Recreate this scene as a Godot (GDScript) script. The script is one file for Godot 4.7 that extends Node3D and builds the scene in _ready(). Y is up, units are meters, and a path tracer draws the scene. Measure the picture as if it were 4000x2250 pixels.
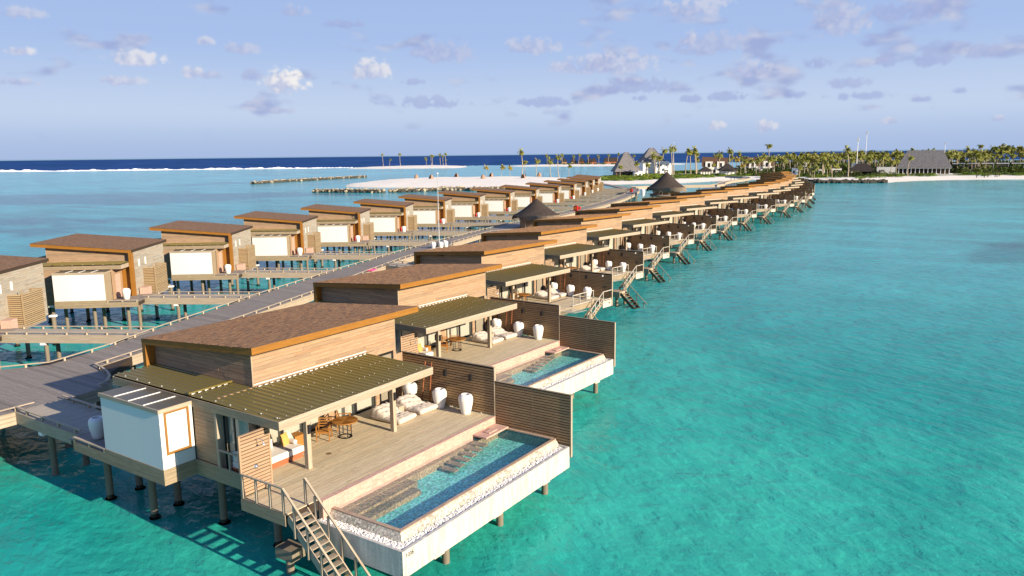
extends Node3D
# A row of over-water villas on a lagoon. Inside the script a place is (u, v, h): u along the rows away from the camera,
# v towards the open lagoon on the right, h above the villa decks. World: x = v, y = h + WL, z = -u; the water lies at y = 0.
const WL := 2.85
const ORD := ["nearest", "second", "third", "fourth", "fifth", "sixth", "seventh", "eighth", "ninth", "tenth", "eleventh", "twelfth", "thirteenth", "fourteenth", "fifteenth", "sixteenth", "seventeenth", "eighteenth", "nineteenth", "twentieth", "twenty-first"]
var rnd := RandomNumberGenerator.new()
var mats := {}
var noise := FastNoiseLite.new()
var noise2 := FastNoiseLite.new()
var taken := {}


class MB:
	var v := PackedVector3Array()
	var n := PackedVector3Array()
	var uv := PackedVector2Array()
	var c := PackedColorArray()
	var ix := PackedInt32Array()
	var tint := Color.WHITE
	var off := Vector2.ZERO

	func quad(a: Vector3, b: Vector3, d: Vector3, e: Vector3) -> void:  # counter-clockwise seen from outside
		var k := v.size()
		var nn := (b - a).cross(e - a)
		if nn.length_squared() < 1e-14:
			nn = (d - b).cross(e - b)
		nn = nn.normalized()
		var lu := (b - a).length()
		var lv := (e - a).length()
		v.append_array([a, b, d, e])
		n.append_array([nn, nn, nn, nn])
		if lu >= lv:
			uv.append_array([off, off + Vector2(lu, 0), off + Vector2(lu, lv), off + Vector2(0, lv)])
		else:
			uv.append_array([off, off + Vector2(0, lu), off + Vector2(lv, lu), off + Vector2(lv, 0)])
		c.append_array([tint, tint, tint, tint])
		ix.append_array([k, k + 2, k + 1, k, k + 3, k + 2])

	func tri(a: Vector3, b: Vector3, d: Vector3) -> void:
		var k := v.size()
		var nn := (b - a).cross(d - a).normalized()
		v.append_array([a, b, d])
		n.append_array([nn, nn, nn])
		uv.append_array([off, off + Vector2((b - a).length(), 0), off + Vector2(0, (d - a).length())])
		c.append_array([tint, tint, tint])
		ix.append_array([k, k + 2, k + 1])

	func box(at: Vector3, s: Vector3, bs := Basis()) -> void:
		var x := bs.x * s.x * 0.5
		var y := bs.y * s.y * 0.5
		var z := bs.z * s.z * 0.5
		hexa(at - x - y + z, at + x - y + z, at + x - y - z, at - x - y - z, at - x + y + z, at + x + y + z, at + x + y - z, at - x + y - z)

	func hexa(b0: Vector3, b1: Vector3, b2: Vector3, b3: Vector3, t0: Vector3, t1: Vector3, t2: Vector3, t3: Vector3) -> void:  # bottoms and tops counter-clockwise from above
		quad(t0, t1, t2, t3)
		quad(b3, b2, b1, b0)
		quad(b0, b1, t1, t0)
		quad(b1, b2, t2, t1)
		quad(b2, b3, t3, t2)
		quad(b3, b0, t0, t3)

	func b(u0: float, u1: float, v0: float, v1: float, h0: float, h1: float) -> void:
		box(Vector3((v0 + v1) * 0.5, (h0 + h1) * 0.5, -(u0 + u1) * 0.5), Vector3(v1 - v0, h1 - h0, u1 - u0))

	func beam(p: Vector3, q: Vector3, w: float, h: float, up := Vector3.UP) -> void:
		var d := (q - p).normalized()
		var s := d.cross(up).normalized()
		if s.length_squared() < 0.5:
			s = Vector3.RIGHT
		var t := s.cross(d).normalized()
		box((p + q) * 0.5, Vector3((q - p).length(), h, w), Basis(d, t, s))

	func lathe(at: Vector3, prof: Array, seg: int, bs := Basis()) -> void:
		var k := v.size()
		var rows := prof.size()
		for i in rows:
			var p: Vector2 = prof[i]
			var a: Vector2 = prof[maxi(i - 1, 0)]
			var z: Vector2 = prof[mini(i + 1, rows - 1)]
			var t := (z - a).normalized()
			for j in seg + 1:
				var g := TAU * j / seg
				var o := Vector3(cos(g), 0, sin(g))
				v.append(at + bs * (o * p.x + Vector3(0, p.y, 0)))
				n.append((bs * (o * t.y - Vector3(0, t.x, 0))).normalized())
				uv.append(off + Vector2(g * 0.3, p.y))
				c.append(tint)
		for i in rows - 1:
			for j in seg:
				var q := k + i * (seg + 1) + j
				ix.append_array([q, q + 1, q + seg + 1, q + 1, q + seg + 2, q + seg + 1])

	func tube(pts: Array, rs: Array, seg: int) -> void:
		var k := v.size()
		var m := pts.size()
		for i in m:
			var d: Vector3 = (pts[mini(i + 1, m - 1)] - pts[maxi(i - 1, 0)]).normalized()
			var s := d.cross(Vector3(0.31, 0.2, 0.93)).normalized()
			var t := d.cross(s)
			for j in seg + 1:
				var g := TAU * j / seg
				var o := s * cos(g) + t * sin(g)
				v.append(pts[i] + o * rs[mini(i, rs.size() - 1)])
				n.append(o)
				uv.append(off + Vector2(j * 0.2, i * 0.5))
				c.append(tint)
		for i in m - 1:
			for j in seg:
				var q := k + i * (seg + 1) + j
				ix.append_array([q, q + seg + 1, q + 1, q + 1, q + seg + 1, q + seg + 2])

	func torus(at: Vector3, r: float, w: float, bs: Basis, seg := 20, sg := 8) -> void:
		var k := v.size()
		for i in seg + 1:
			var g := TAU * i / seg
			var o := Vector3(cos(g), 0, sin(g))
			for j in sg + 1:
				var e := TAU * j / sg
				var m := o * cos(e) + Vector3(0, sin(e), 0)
				v.append(at + bs * (o * r + m * w))
				n.append(bs * m)
				uv.append(Vector2(i * 0.1, j * 0.1))
				c.append(tint)
		for i in seg:
			for j in sg:
				var q := k + i * (sg + 1) + j
				ix.append_array([q, q + 1, q + sg + 1, q + 1, q + sg + 2, q + sg + 1])

	func mesh() -> ArrayMesh:
		var a := []
		a.resize(Mesh.ARRAY_MAX)
		a[Mesh.ARRAY_VERTEX] = v
		a[Mesh.ARRAY_NORMAL] = n
		a[Mesh.ARRAY_TEX_UV] = uv
		a[Mesh.ARRAY_COLOR] = c
		a[Mesh.ARRAY_INDEX] = ix
		var m := ArrayMesh.new()
		m.add_surface_from_arrays(Mesh.PRIMITIVE_TRIANGLES, a)
		return m


class Pieces:  # boards, slats, treads: each its own part where the photograph shows them apart (fine), else joined into one part
	var host
	var fine: bool
	var called: String
	var joined: String
	var mat: Material
	var parent: Node3D
	var mb := MB.new()
	var jit := 0.1

	func b(u0: float, u1: float, v0: float, v1: float, h0: float, h1: float) -> void:
		box(Vector3((v0 + v1) * 0.5, (h0 + h1) * 0.5, -(u0 + u1) * 0.5), Vector3(v1 - v0, h1 - h0, u1 - u0))

	func box(at: Vector3, s: Vector3, bs := Basis()) -> void:
		var r: RandomNumberGenerator = host.rnd
		var k := 1.0 + r.randf_range(-jit, jit)
		var w := r.randf_range(-jit, jit) * 0.25
		mb.tint = Color(k + w, k, k - w)
		mb.off = Vector2(r.randf() * 7.0, r.randf() * 3.0)
		mb.box(at, s, bs)
		if fine:
			host.obj(called, mb, mat, parent)
			mb = MB.new()

	func done() -> void:
		if not fine and mb.v.size():
			var o = host.obj(joined, mb, mat, parent)
			o.set_meta("kind", "stuff")


func pieces(fine: bool, called: String, joined: String, mat: Material, parent: Node3D, jit := 0.1) -> Pieces:
	var p := Pieces.new()
	p.host = self
	p.fine = fine
	p.called = called
	p.joined = joined
	p.mat = mat
	p.parent = parent
	p.jit = jit
	return p


func W(u: float, v: float, h := 0.0) -> Vector3:
	return Vector3(v, h + WL, -u)


func numbered(called: String) -> String:
	taken[called] = taken.get(called, -1) + 1
	return called if taken[called] == 0 else "%s_%03d" % [called, taken[called]]


func tag(o: Node3D, label: String, category: String, group := "", kind := "") -> Node3D:
	if label: o.set_meta("label", label)
	if category: o.set_meta("category", category)
	if group: o.set_meta("group", group)
	if kind: o.set_meta("kind", kind)
	return o


func thing(called: String, label: String, category: String, xf := Transform3D(), group := "") -> Node3D:
	var o := Node3D.new()
	o.name = numbered(called)
	add_child(o, true)
	o.transform = xf
	return tag(o, label, category, group)


func obj(called: String, mb: MB, m: Material, parent: Node3D = null) -> MeshInstance3D:
	return put(called, mb.mesh(), m, parent)


func put(called: String, mesh: Mesh, m: Material, parent: Node3D = null, xf := Transform3D()) -> MeshInstance3D:
	var o := MeshInstance3D.new()
	o.mesh = mesh
	o.material_override = m
	if parent:
		o.name = called
		parent.add_child(o, true)
	else:
		o.name = numbered(called)
		add_child(o, true)
	o.transform = xf
	return o


func struct(called: String, mb: MB, m: Material, label: String) -> MeshInstance3D:
	var o := obj(called, mb, m)
	tag(o, label, called.replace("_", " "), "", "structure")
	return o


func copy(o: Node3D, xf: Transform3D, label: String, group := "") -> Node3D:
	var d: Node3D = o.duplicate()
	d.name = numbered(String(o.name).rstrip("0123456789").trim_suffix("_"))
	add_child(d, true)
	d.transform = xf
	d.set_meta("label", label)
	if group: d.set_meta("group", group)
	return d


func lin(r: float, g: float, b: float, a := 1.0) -> Color:
	var k := Color(r, g, b).linear_to_srgb()
	k.a = a
	return k


func mat(called: String, col: Color, rough := 0.8, tex: Texture2D = null, scale := Vector3.ONE, spec := 0.4) -> StandardMaterial3D:
	var m := StandardMaterial3D.new()
	m.resource_name = called
	m.albedo_color = col
	m.roughness = rough
	m.metallic_specular = spec
	m.vertex_color_use_as_albedo = true
	if tex:
		m.albedo_texture = tex
		m.uv1_scale = scale
	mats[called] = m
	return m


func grey_tex(w: int, h: int, f: Callable) -> ImageTexture:
	var im := Image.create(w, h, false, Image.FORMAT_RGB8)
	for y in h:
		for x in w:
			im.set_pixel(x, y, f.call(x, y))
	return ImageTexture.create_from_image(im)


func bump(m: StandardMaterial3D, freq: float, strength: float, scale := Vector3.ONE, triplanar := true) -> void:
	var nt := NoiseTexture2D.new()
	nt.width = 512
	nt.height = 512
	nt.seamless = true
	nt.as_normal_map = true
	nt.bump_strength = strength
	var fn := FastNoiseLite.new()
	fn.frequency = freq
	fn.fractal_octaves = 5
	fn.seed = 11
	nt.noise = fn
	m.normal_enabled = true
	m.normal_texture = nt
	if triplanar:
		m.uv1_triplanar = true
		m.uv1_world_triplanar = true
		m.uv1_scale = scale


func make_materials() -> void:
	# wood grain: streaks along the board, knots and pale wear
	var nA := FastNoiseLite.new()
	nA.seed = 3
	nA.frequency = 1.0
	nA.fractal_octaves = 3
	var grain := grey_tex(256, 256, func(x: int, y: int):
		var a := TAU * x / 256.0
		var b := TAU * y / 256.0
		var s := nA.get_noise_3d(cos(a) * 0.5 + 3.0, sin(a) * 0.5, y * 0.11)
		var f := nA.get_noise_3d(cos(a) * 1.3, sin(a) * 1.3, y * 0.45)
		var w := nA.get_noise_3d(cos(a) * 0.9, sin(a) * 0.9 + 7.0, 2.0 * sin(b))
		var k := clampf(0.91 + 0.12 * s + 0.11 * f + 0.06 * w, 0.45, 1.0)
		return Color(k, k * (0.985 + 0.02 * w), k * (0.97 + 0.03 * w)))
	var gs := Vector3(0.22, 1.6, 1)
	mat("cladding", lin(0.41, 0.28, 0.18), 0.75, grain, gs)
	mat("deck_wood", lin(0.63, 0.53, 0.36), 0.7, grain, gs)
	mat("jetty_wood", lin(0.285, 0.255, 0.225), 0.75, grain, gs)
	mat("pale_wood", lin(0.44, 0.37, 0.28), 0.75, grain, gs)
	mat("grey_wood", lin(0.34, 0.275, 0.185), 0.8, grain, gs)
	mat("weathered_wood", lin(0.40, 0.365, 0.305), 0.85, grain, gs)
	mat("yard_wood", lin(0.42, 0.31, 0.18), 0.8, grain, gs)
	mat("window_wood", lin(0.30, 0.14, 0.03), 0.55, grain, gs)
	mat("bath_roof", lin(0.10, 0.085, 0.055), 0.35)
	mat("pole_grey", lin(0.42, 0.42, 0.42), 0.5)
	mat("wet_wood", lin(0.13, 0.095, 0.055), 0.6, grain, gs)
	mat("slat_wood", lin(0.44, 0.285, 0.145), 0.75, grain, gs)
	mat("dark_wood", lin(0.05, 0.034, 0.022), 0.8, grain, gs)
	mat("orange_wood", lin(0.31, 0.138, 0.02), 0.55, grain, gs)
	mat("teak", lin(0.42, 0.19, 0.045), 0.5, grain, gs)
	mat("red_wood", lin(0.36, 0.13, 0.06), 0.55, grain, gs)
	mat("shingle", lin(0.225, 0.132, 0.074), 0.9, grain, Vector3(1.5, 1.5, 1))
	mat("metal_roof", lin(0.155, 0.12, 0.03), 0.42, null, Vector3.ONE, 0.5)
	mat("foam_strip", lin(0.75, 0.74, 0.72), 0.8)
	mat("white_panel", lin(0.67, 0.66, 0.635), 0.6)
	mat("white_paint", lin(0.78, 0.76, 0.72), 0.7)
	mat("ceramic", lin(0.70, 0.68, 0.65), 0.35)
	mat("black_metal", lin(0.015, 0.015, 0.017), 0.4)
	mat("dark_metal", lin(0.03, 0.03, 0.033), 0.5)
	mat("chrome", lin(0.7, 0.7, 0.7), 0.2).metallic = 0.9
	mat("curtain", lin(0.50, 0.47, 0.39), 0.9)
	mat("room", lin(0.30, 0.25, 0.18), 0.9)
	mat("cushion_fabric", lin(0.50, 0.44, 0.385), 0.95)
	mat("white_fabric", lin(0.62, 0.585, 0.55), 0.95)
	mat("yellow_fabric", lin(0.50, 0.30, 0.085), 0.95)
	mat("teal_fabric", lin(0.33, 0.43, 0.38), 0.95)
	mat("ring_orange", lin(0.75, 0.22, 0.02), 0.5)
	mat("red_paint", lin(0.5, 0.02, 0.03), 0.4)
	mat("pink_plastic", lin(0.75, 0.08, 0.25), 0.5)
	mat("pink_stone", lin(0.60, 0.40, 0.325), 0.75, grain, Vector3(0.8, 0.8, 1))
	mat("coping_stone", lin(0.46, 0.34, 0.25), 0.7, grain, Vector3(0.8, 0.8, 1))
	mat("brown_stone", lin(0.20, 0.135, 0.085), 0.8, grain, Vector3(0.8, 0.8, 1))
	mat("pebble", lin(0.72, 0.70, 0.67), 0.7)
	var conc := grey_tex(256, 256, func(x: int, y: int):
		var a := TAU * x / 256.0
		var s := nA.get_noise_3d(cos(a) * 5.0, sin(a) * 5.0, y * 0.008)
		var f := nA.get_noise_3d(cos(a) * 14.0, sin(a) * 14.0, y * 0.25)
		var e := 1.0 - smoothstep(0.0, 0.035, absf(nA.get_noise_3d(cos(a) * 3.0, sin(a) * 3.0, y * 0.02 + 9.0)))
		var k := clampf(0.9 + 0.13 * s + 0.05 * f - 0.10 * e, 0.3, 1.0)
		return Color(k, k * 0.99, k * 0.97))
	mat("concrete", lin(0.60, 0.575, 0.53), 0.85, conc, Vector3(0.13, 0.22, 1))
	mat("piling_concrete", lin(0.235, 0.20, 0.155), 0.9, conc, Vector3(1.0, 0.5, 1))
	mat("wet_concrete", lin(0.035, 0.030, 0.022), 0.6, conc, Vector3(1.0, 0.5, 1))
	# mosaic of the pool: small stone tiles of uneven tone
	var rr := RandomNumberGenerator.new()
	rr.seed = 5
	var tone := {}
	for i in 32:
		for j in 32:
			tone[Vector2i(i, j)] = Vector2(rr.randf(), rr.randf())
	var mosaic := func(dark: float, hue: float): return grey_tex(256, 256, func(x: int, y: int):
		var t: Vector2 = tone[Vector2i(x / 8, y / 8)]
		var k := 0.62 + 0.38 * t.x
		if x % 8 == 0 or y % 8 == 0:
			k *= dark
		return Color(k * (1.0 - hue * t.y), k, k * (1.0 - 0.5 * hue * t.y)))
	var mosaic_tex: Texture2D = mosaic.call(0.85, 0.3)
	var mosaic_buff: Texture2D = mosaic.call(0.85, 0.06)
	mat("pool_tile", lin(0.36, 0.86, 0.92), 0.5, mosaic_tex, Vector3(0.42, 0.42, 1))
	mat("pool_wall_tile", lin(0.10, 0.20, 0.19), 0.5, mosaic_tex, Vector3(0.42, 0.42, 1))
	mat("buff_tile", lin(0.72, 0.63, 0.53), 0.6, mosaic_buff, Vector3(0.42, 0.42, 1))
	mat("ledge_tile", lin(0.40, 0.29, 0.18), 0.7, mosaic_buff, Vector3(0.42, 0.42, 1))
	var pw := mat("pool_water", lin(0.05, 0.35, 0.5, 0.12), 0.03)
	pw.transparency = BaseMaterial3D.TRANSPARENCY_ALPHA
	pw.cull_mode = BaseMaterial3D.CULL_DISABLED
	bump(pw, 0.018, 3.0, Vector3.ONE * 0.35)
	var gl := mat("glass", lin(0.20, 0.23, 0.21, 0.18), 0.02)
	gl.transparency = BaseMaterial3D.TRANSPARENCY_ALPHA
	gl.cull_mode = BaseMaterial3D.CULL_DISABLED
	var nm := mat("net", lin(0.35, 0.33, 0.30, 0.45), 0.9)
	nm.transparency = BaseMaterial3D.TRANSPARENCY_ALPHA
	nm.cull_mode = BaseMaterial3D.CULL_DISABLED
	var th := grey_tex(256, 256, func(x: int, y: int):
		var a := TAU * x / 256.0
		var s := nA.get_noise_3d(cos(a) * 8.0, sin(a) * 8.0, y * 0.04)
		var f := nA.get_noise_3d(cos(a) * 20.0, sin(a) * 20.0, y * 0.09 + 4.0)
		var k := clampf(0.72 + 0.35 * s + 0.3 * f, 0.15, 1.0)
		return Color(k, k, k))
	mat("thatch", lin(0.085, 0.064, 0.052), 0.95, th, Vector3(1.0, 0.5, 1))
	mat("thatch_fringe", lin(0.50, 0.39, 0.28), 0.95, th, Vector3(1.5, 0.3, 1))
	mat("grey_thatch", lin(0.33, 0.31, 0.305), 0.95, th, Vector3(0.12, 0.12, 1))
	mat("dark_thatch", lin(0.07, 0.055, 0.05), 0.95, th, Vector3(0.2, 0.2, 1))
	mat("brown_render", lin(0.13, 0.075, 0.05), 0.9)
	mat("rock", lin(0.34, 0.29, 0.21), 0.95)
	mat("dark_rock", lin(0.055, 0.05, 0.04), 0.9)
	mat("sand", lin(0.76, 0.70, 0.60), 0.95)
	bump(mats.sand, 0.02, 4.0, Vector3.ONE * 0.08)
	mat("trunk", lin(0.36, 0.29, 0.21), 0.95)
	var lf := mat("frond", lin(0.21, 0.225, 0.04), 0.6)
	lf.backlight_enabled = true
	lf.backlight = lin(0.25, 0.25, 0.05)
	lf.cull_mode = BaseMaterial3D.CULL_DISABLED
	var bl := mat("leaf", lin(0.075, 0.11, 0.02), 0.7)
	bl.backlight_enabled = true
	bl.backlight = lin(0.2, 0.25, 0.04)
	bl.cull_mode = BaseMaterial3D.CULL_DISABLED
	mat("red_wood_pod", lin(0.30, 0.19, 0.13), 0.9)
	var fy := mat("frond_yellow", lin(0.34, 0.27, 0.045), 0.6)
	fy.backlight_enabled = true
	fy.backlight = lin(0.3, 0.25, 0.05)
	fy.cull_mode = BaseMaterial3D.CULL_DISABLED
	var lb := mat("leaf_bright", lin(0.16, 0.24, 0.03), 0.7)
	lb.backlight_enabled = true
	lb.backlight = lin(0.2, 0.28, 0.04)
	lb.cull_mode = BaseMaterial3D.CULL_DISABLED
	mat("surf", lin(0.85, 0.86, 0.87), 0.9)
	# the lagoon: tone comes from the bed below, the depth and painted far wave streaks (vertex colours); ripples from a noise relief
	var sea := mat("sea", Color(0.97, 0.97, 0.97), 0.14, null, Vector3.ONE, 0.15)
	var nt := NoiseTexture2D.new()
	nt.width = 1024
	nt.height = 1024
	nt.seamless = true
	nt.as_normal_map = true
	nt.bump_strength = 9.0
	var fn := FastNoiseLite.new()
	fn.noise_type = FastNoiseLite.TYPE_SIMPLEX_SMOOTH
	fn.frequency = 0.016
	fn.fractal_octaves = 5
	fn.fractal_gain = 0.52
	fn.domain_warp_enabled = true
	fn.domain_warp_amplitude = 30.0
	fn.domain_warp_frequency = 0.008
	fn.seed = 4
	nt.noise = fn
	sea.normal_enabled = true
	sea.normal_texture = nt
	sea.normal_scale = 0.34
	var oc: StandardMaterial3D = sea.duplicate()
	oc.resource_name = "ocean"
	oc.roughness = 0.6
	oc.specular_mode = BaseMaterial3D.SPECULAR_DISABLED
	mats["ocean"] = oc


func interp(t: Array, u: float) -> float:
	if u <= t[0].x:
		return t[0].y
	for i in t.size() - 1:
		if u <= t[i + 1].x:
			return lerpf(t[i].y, t[i + 1].y, (u - t[i].x) / (t[i + 1].x - t[i].x))
	return t[-1].y


func _ready() -> void:
	rnd.seed = 20
	# camera
	var yaw := 0.5943687
	var pitch := 0.1709486
	var roll := 0.0112109
	var fw := Vector3(-sin(yaw), 0, -cos(yaw))
	var rt := Vector3(cos(yaw), 0, -sin(yaw))
	var fd := (fw * cos(pitch) - Vector3.UP * sin(pitch)).normalized()
	var up := Vector3.UP * cos(pitch) + fw * sin(pitch)
	var cam := Camera3D.new()
	cam.name = "camera"
	add_child(cam)
	cam.transform = Transform3D(Basis(rt * cos(roll) - up * sin(roll), rt * sin(roll) + up * cos(roll), -fd), W(-17.8017, 20.2185, 12.0))
	cam.fov = rad_to_deg(2.0 * atan(1125.0 / 3011.01))
	cam.near = 0.1
	cam.far = 60000.0
	cam.current = true
	# sky, sun, exposure
	var env := Environment.new()
	env.background_mode = Environment.BG_SKY
	env.sky = Sky.new()
	var pano := PanoramaSkyMaterial.new()
	pano.panorama = ImageTexture.create_from_image(sky_picture())
	pano.energy_multiplier = 0.53
	env.sky.sky_material = pano
	env.tonemap_mode = Environment.TONE_MAPPER_LINEAR
	env.tonemap_exposure = 1.95
	env.sdfgi_enabled = true
	env.ssao_enabled = true
	env.ssil_enabled = true
	var we := WorldEnvironment.new()
	we.name = "world"
	we.environment = env
	add_child(we)
	var sun := DirectionalLight3D.new()
	sun.name = "sun"
	sun.light_color = Color(1.0, 0.93, 0.82)
	sun.light_energy = 1.6
	sun.light_angular_distance = 0.53
	sun.shadow_enabled = true
	add_child(sun)
	var alt := deg_to_rad(20.2)
	var to_sun := Vector3(cos(alt), sin(alt), cos(alt) * 0.045)
	sun.transform = Transform3D(Basis.looking_at(-to_sun, Vector3.UP), Vector3(0, 60, 0))
	make_materials()
	noise.seed = 7
	noise.frequency = 0.02
	noise.fractal_octaves = 4
	noise2.seed = 9
	noise2.frequency = 0.15
	noise2.fractal_octaves = 3
	build_sea()
	build_land()
	build_jetty()
	build_right_row()
	build_left_row()
	build_huts()
	build_far()
	build_trees()


func sky_picture() -> Image:
	var w := 4096
	var h := 2048
	var im := Image.create(w, h, false, Image.FORMAT_RGB8)
	var fn := FastNoiseLite.new()
	fn.seed = 2
	fn.frequency = 0.35
	fn.fractal_octaves = 5
	var big := FastNoiseLite.new()
	big.seed = 12
	big.frequency = 0.09
	big.fractal_octaves = 3
	# the clouds: azimuth, elevation, half width, half height (degrees), how sunlit
	var cl := [[-65.2,8.71,1.3,0.45,0.5],[-65.4,6.54,0.8,0.35,0.8],[-59.0,6.35,1.8,0.62,0.8],[-60.0,4.95,1.5,0.43,0.6],[-55.7,5.58,0.8,0.51,0.7],[-54.5,5.48,0.9,0.39,0.45],[-49.8,4.98,1.6,1.19,1],[-52.0,5.54,0.8,0.52,0.25],[-43.9,5.91,1.7,0.94,0.8],[-41.0,5.17,1.1,0.27,0.1],[-38.9,7.14,2.7,1.00,0.35],[-49.0,9.74,1.2,0.51,0.4],[-45.5,9.00,1.5,0.39,0.1],[-52.6,7.20,1.2,0.51,0.45],[-54.7,7.63,0.6,0.38,0.6],[-65.7,4.70,1.3,0.29,0.5],[-39.7,3.72,2.9,0.55,0.1],[-50.3,3.17,1.3,0.27,0.4],[-27.1,6.18,4.2,0.88,0.55],[-24.8,4.63,3.1,0.75,0.1],[-32.4,7.50,2.1,0.80,0.5],[-21.3,9.67,3.0,0.83,0.55],[-19.9,7.28,3.0,0.98,0.35],[-21.4,7.86,0.8,0.59,0.6],[-11.6,8.33,2.1,1.34,0.45],[-7.6,8.63,3.0,0.83,0.15],[-17.1,5.46,1.6,0.79,0.5],[-18.7,3.79,1.5,0.40,0],[-14.3,3.78,1.1,0.30,0],[-10.3,3.56,2.1,0.32,0],[-6.6,3.22,0.7,0.19,0],[-4.5,3.62,0.5,0.24,0],[-19.3,1.83,0.7,0.41,0.7],[-16.0,1.70,0.8,0.54,0.7],[-8.2,1.90,0.7,0.32,0.6],[-2.2,1.84,0.5,0.30,0.6],[-6.1,5.64,1.2,0.72,0.1],[-8.7,5.68,0.9,0.56,0.1],[-10.9,4.41,1.3,0.51,0.15],[-3.3,5.93,1.3,0.59,0.25],[-31.6,3.65,1.9,0.49,0],[-24.8,3.87,0.8,0.24,0],[-21.3,3.72,0.9,0.34,0],[-12.9,5.78,1.1,0.51,0.15]]
	var bins := {}
	for k in cl:
		for a in range(int(floor(k[0] - k[2] * 1.5)), int(ceil(k[0] + k[2] * 1.5)) + 1):
			if not bins.has(a): bins[a] = []
			bins[a].append(k)
	var hz := Color(0.655, 0.735, 0.875)
	var lo := Color(0.755, 0.820, 0.920)
	var md := Color(0.648, 0.745, 0.910)
	var hi := Color(0.56, 0.675, 0.875)
	var top := Color(0.34, 0.50, 0.80)
	im.fill_rect(Rect2i(0, h / 2, w, h / 2), Color(0.30, 0.52, 0.58))
	for y in h / 2:
		var el := 90.0 - (y + 0.5) * 180.0 / h
		var base: Color
		if el < 3.0: base = hz.lerp(lo, smoothstep(0.0, 3.4, el))
		elif el < 8.0: base = lo.lerp(md, smoothstep(2.6, 9.0, el))
		elif el < 16.0: base = lo.lerp(md, 0.97).lerp(hi, smoothstep(8.0, 18.0, el))
		else: base = lo.lerp(md, 0.97).lerp(hi, smoothstep(8.0, 18.0, el)).lerp(top, smoothstep(16.0, 75.0, el))
		var st := 1 if el < 13.0 else (4 if el < 40.0 else 16)
		if st > 1 and y % st:
			continue
		for xb in range(0, w, st):
			var az := wrapf((xb + 0.5 * st) / w * 360.0, -180.0, 180.0)
			var c := base
			var ce := cos(deg_to_rad(el))
			var p := Vector3(sin(deg_to_rad(az)) * ce, sin(deg_to_rad(el)), cos(deg_to_rad(az)) * ce) * 57.3
			# a broken sheet of soft cloud, thicker on the right and behind
			var amt := 0.09 + 0.24 * smoothstep(-48.0, -14.0, az) * (1.0 - smoothstep(20.0, 60.0, az)) * smoothstep(2.5, 6.5, el) + 0.10 * smoothstep(-40.0, -15.0, az) * (1.0 - smoothstep(20.0, 60.0, az)) * smoothstep(5.5, 9.0, el) + 0.12 * smoothstep(60.0, 150.0, absf(az + 34.0))
			var q := Vector3(p.x, p.y * 2.4, p.z)
			var d := big.get_noise_3dv(q * 1.6) * 0.62 + fn.get_noise_3dv(q) * 0.30
			var m := smoothstep(0.28 - amt, 0.56 - amt, d) * 0.75 * smoothstep(0.8, 3.0, el) * (1.0 - 0.5 * smoothstep(25.0, 60.0, el))
			if m > 0.004:
				var lit := clampf(0.35 + fn.get_noise_3dv(q * 1.3 + Vector3(20, 5, 3)) * 1.5, 0.0, 1.0)
				c = c.lerp(Color(0.605, 0.655, 0.825).lerp(Color(0.82, 0.82, 0.875), lit * 0.8), m)
			if el < 13.0 and bins.has(int(floor(az))):
				var n1 := fn.get_noise_3dv(p * 3.2)
				var n2 := fn.get_noise_3dv(p * 8.5 + Vector3(9, 9, 9))
				for k in bins[int(floor(az))]:
					var dx: float = (az - k[0]) / k[2]
					var dy: float = (el - k[1]) / k[3]
					if dy < -0.25: dy *= 1.5
					var r := dx * dx + dy * dy
					if r > 2.0:
						continue
					var dens := smoothstep(0.0, 0.42, 0.66 * (1.0 - r) + n1 * 0.85 + n2 * 0.40) * smoothstep(1.9, 0.7, r)
					if dens <= 0.0:
						continue
					var b: float = k[4]
					var lt := clampf(0.5 + 0.42 * dx + 0.38 * dy + n1 * 1.3 + n2 * 0.5, 0.0, 1.0)
					var shade := Color(0.585, 0.64, 0.83).lerp(Color(0.73, 0.755, 0.865), b)
					var lite := Color(0.62, 0.665, 0.84).lerp(Color(0.97, 0.95, 0.93), b)
					c = c.lerp(shade.lerp(lite, lt), dens * (0.55 + 0.35 * b))
			if st == 1:
				im.set_pixel(xb, y, c)
			else:
				im.fill_rect(Rect2i(xb, y, st, st), c)
	return im


func seg_dist(p: Vector2, a: Vector2, b: Vector2) -> float:
	var t := clampf((p - a).dot(b - a) / (b - a).length_squared(), 0.0, 1.0)
	return (p - a - (b - a) * t).length()


const REEF := [Vector2(300, -1700), Vector2(482, -1173), Vector2(525, -1050), Vector2(650, -893), Vector2(700, -816), Vector2(775, -752), Vector2(870, -680), Vector2(980, -610), Vector2(1090, -500), Vector2(1180, -330), Vector2(1260, -200), Vector2(1400, 100), Vector2(1500, 900)]


func side_of_reef(p: Vector2) -> float:  # metres past the reef, negative inside the lagoon
	var best := 1e9
	var s := -1.0
	for i in REEF.size() - 1:
		var d := seg_dist(p, REEF[i], REEF[i + 1])
		if d < best:
			best = d
			s = signf((REEF[i + 1] - REEF[i]).cross(p - REEF[i]))
	return -s * best


func blot(p: Vector2, at: Vector2, along: Vector2, across: float) -> float:
	var a := along.normalized()
	var x := (p - at).dot(a) / along.length()
	var y := (p - at).dot(a.orthogonal()) / across
	return x * x + y * y


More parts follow.
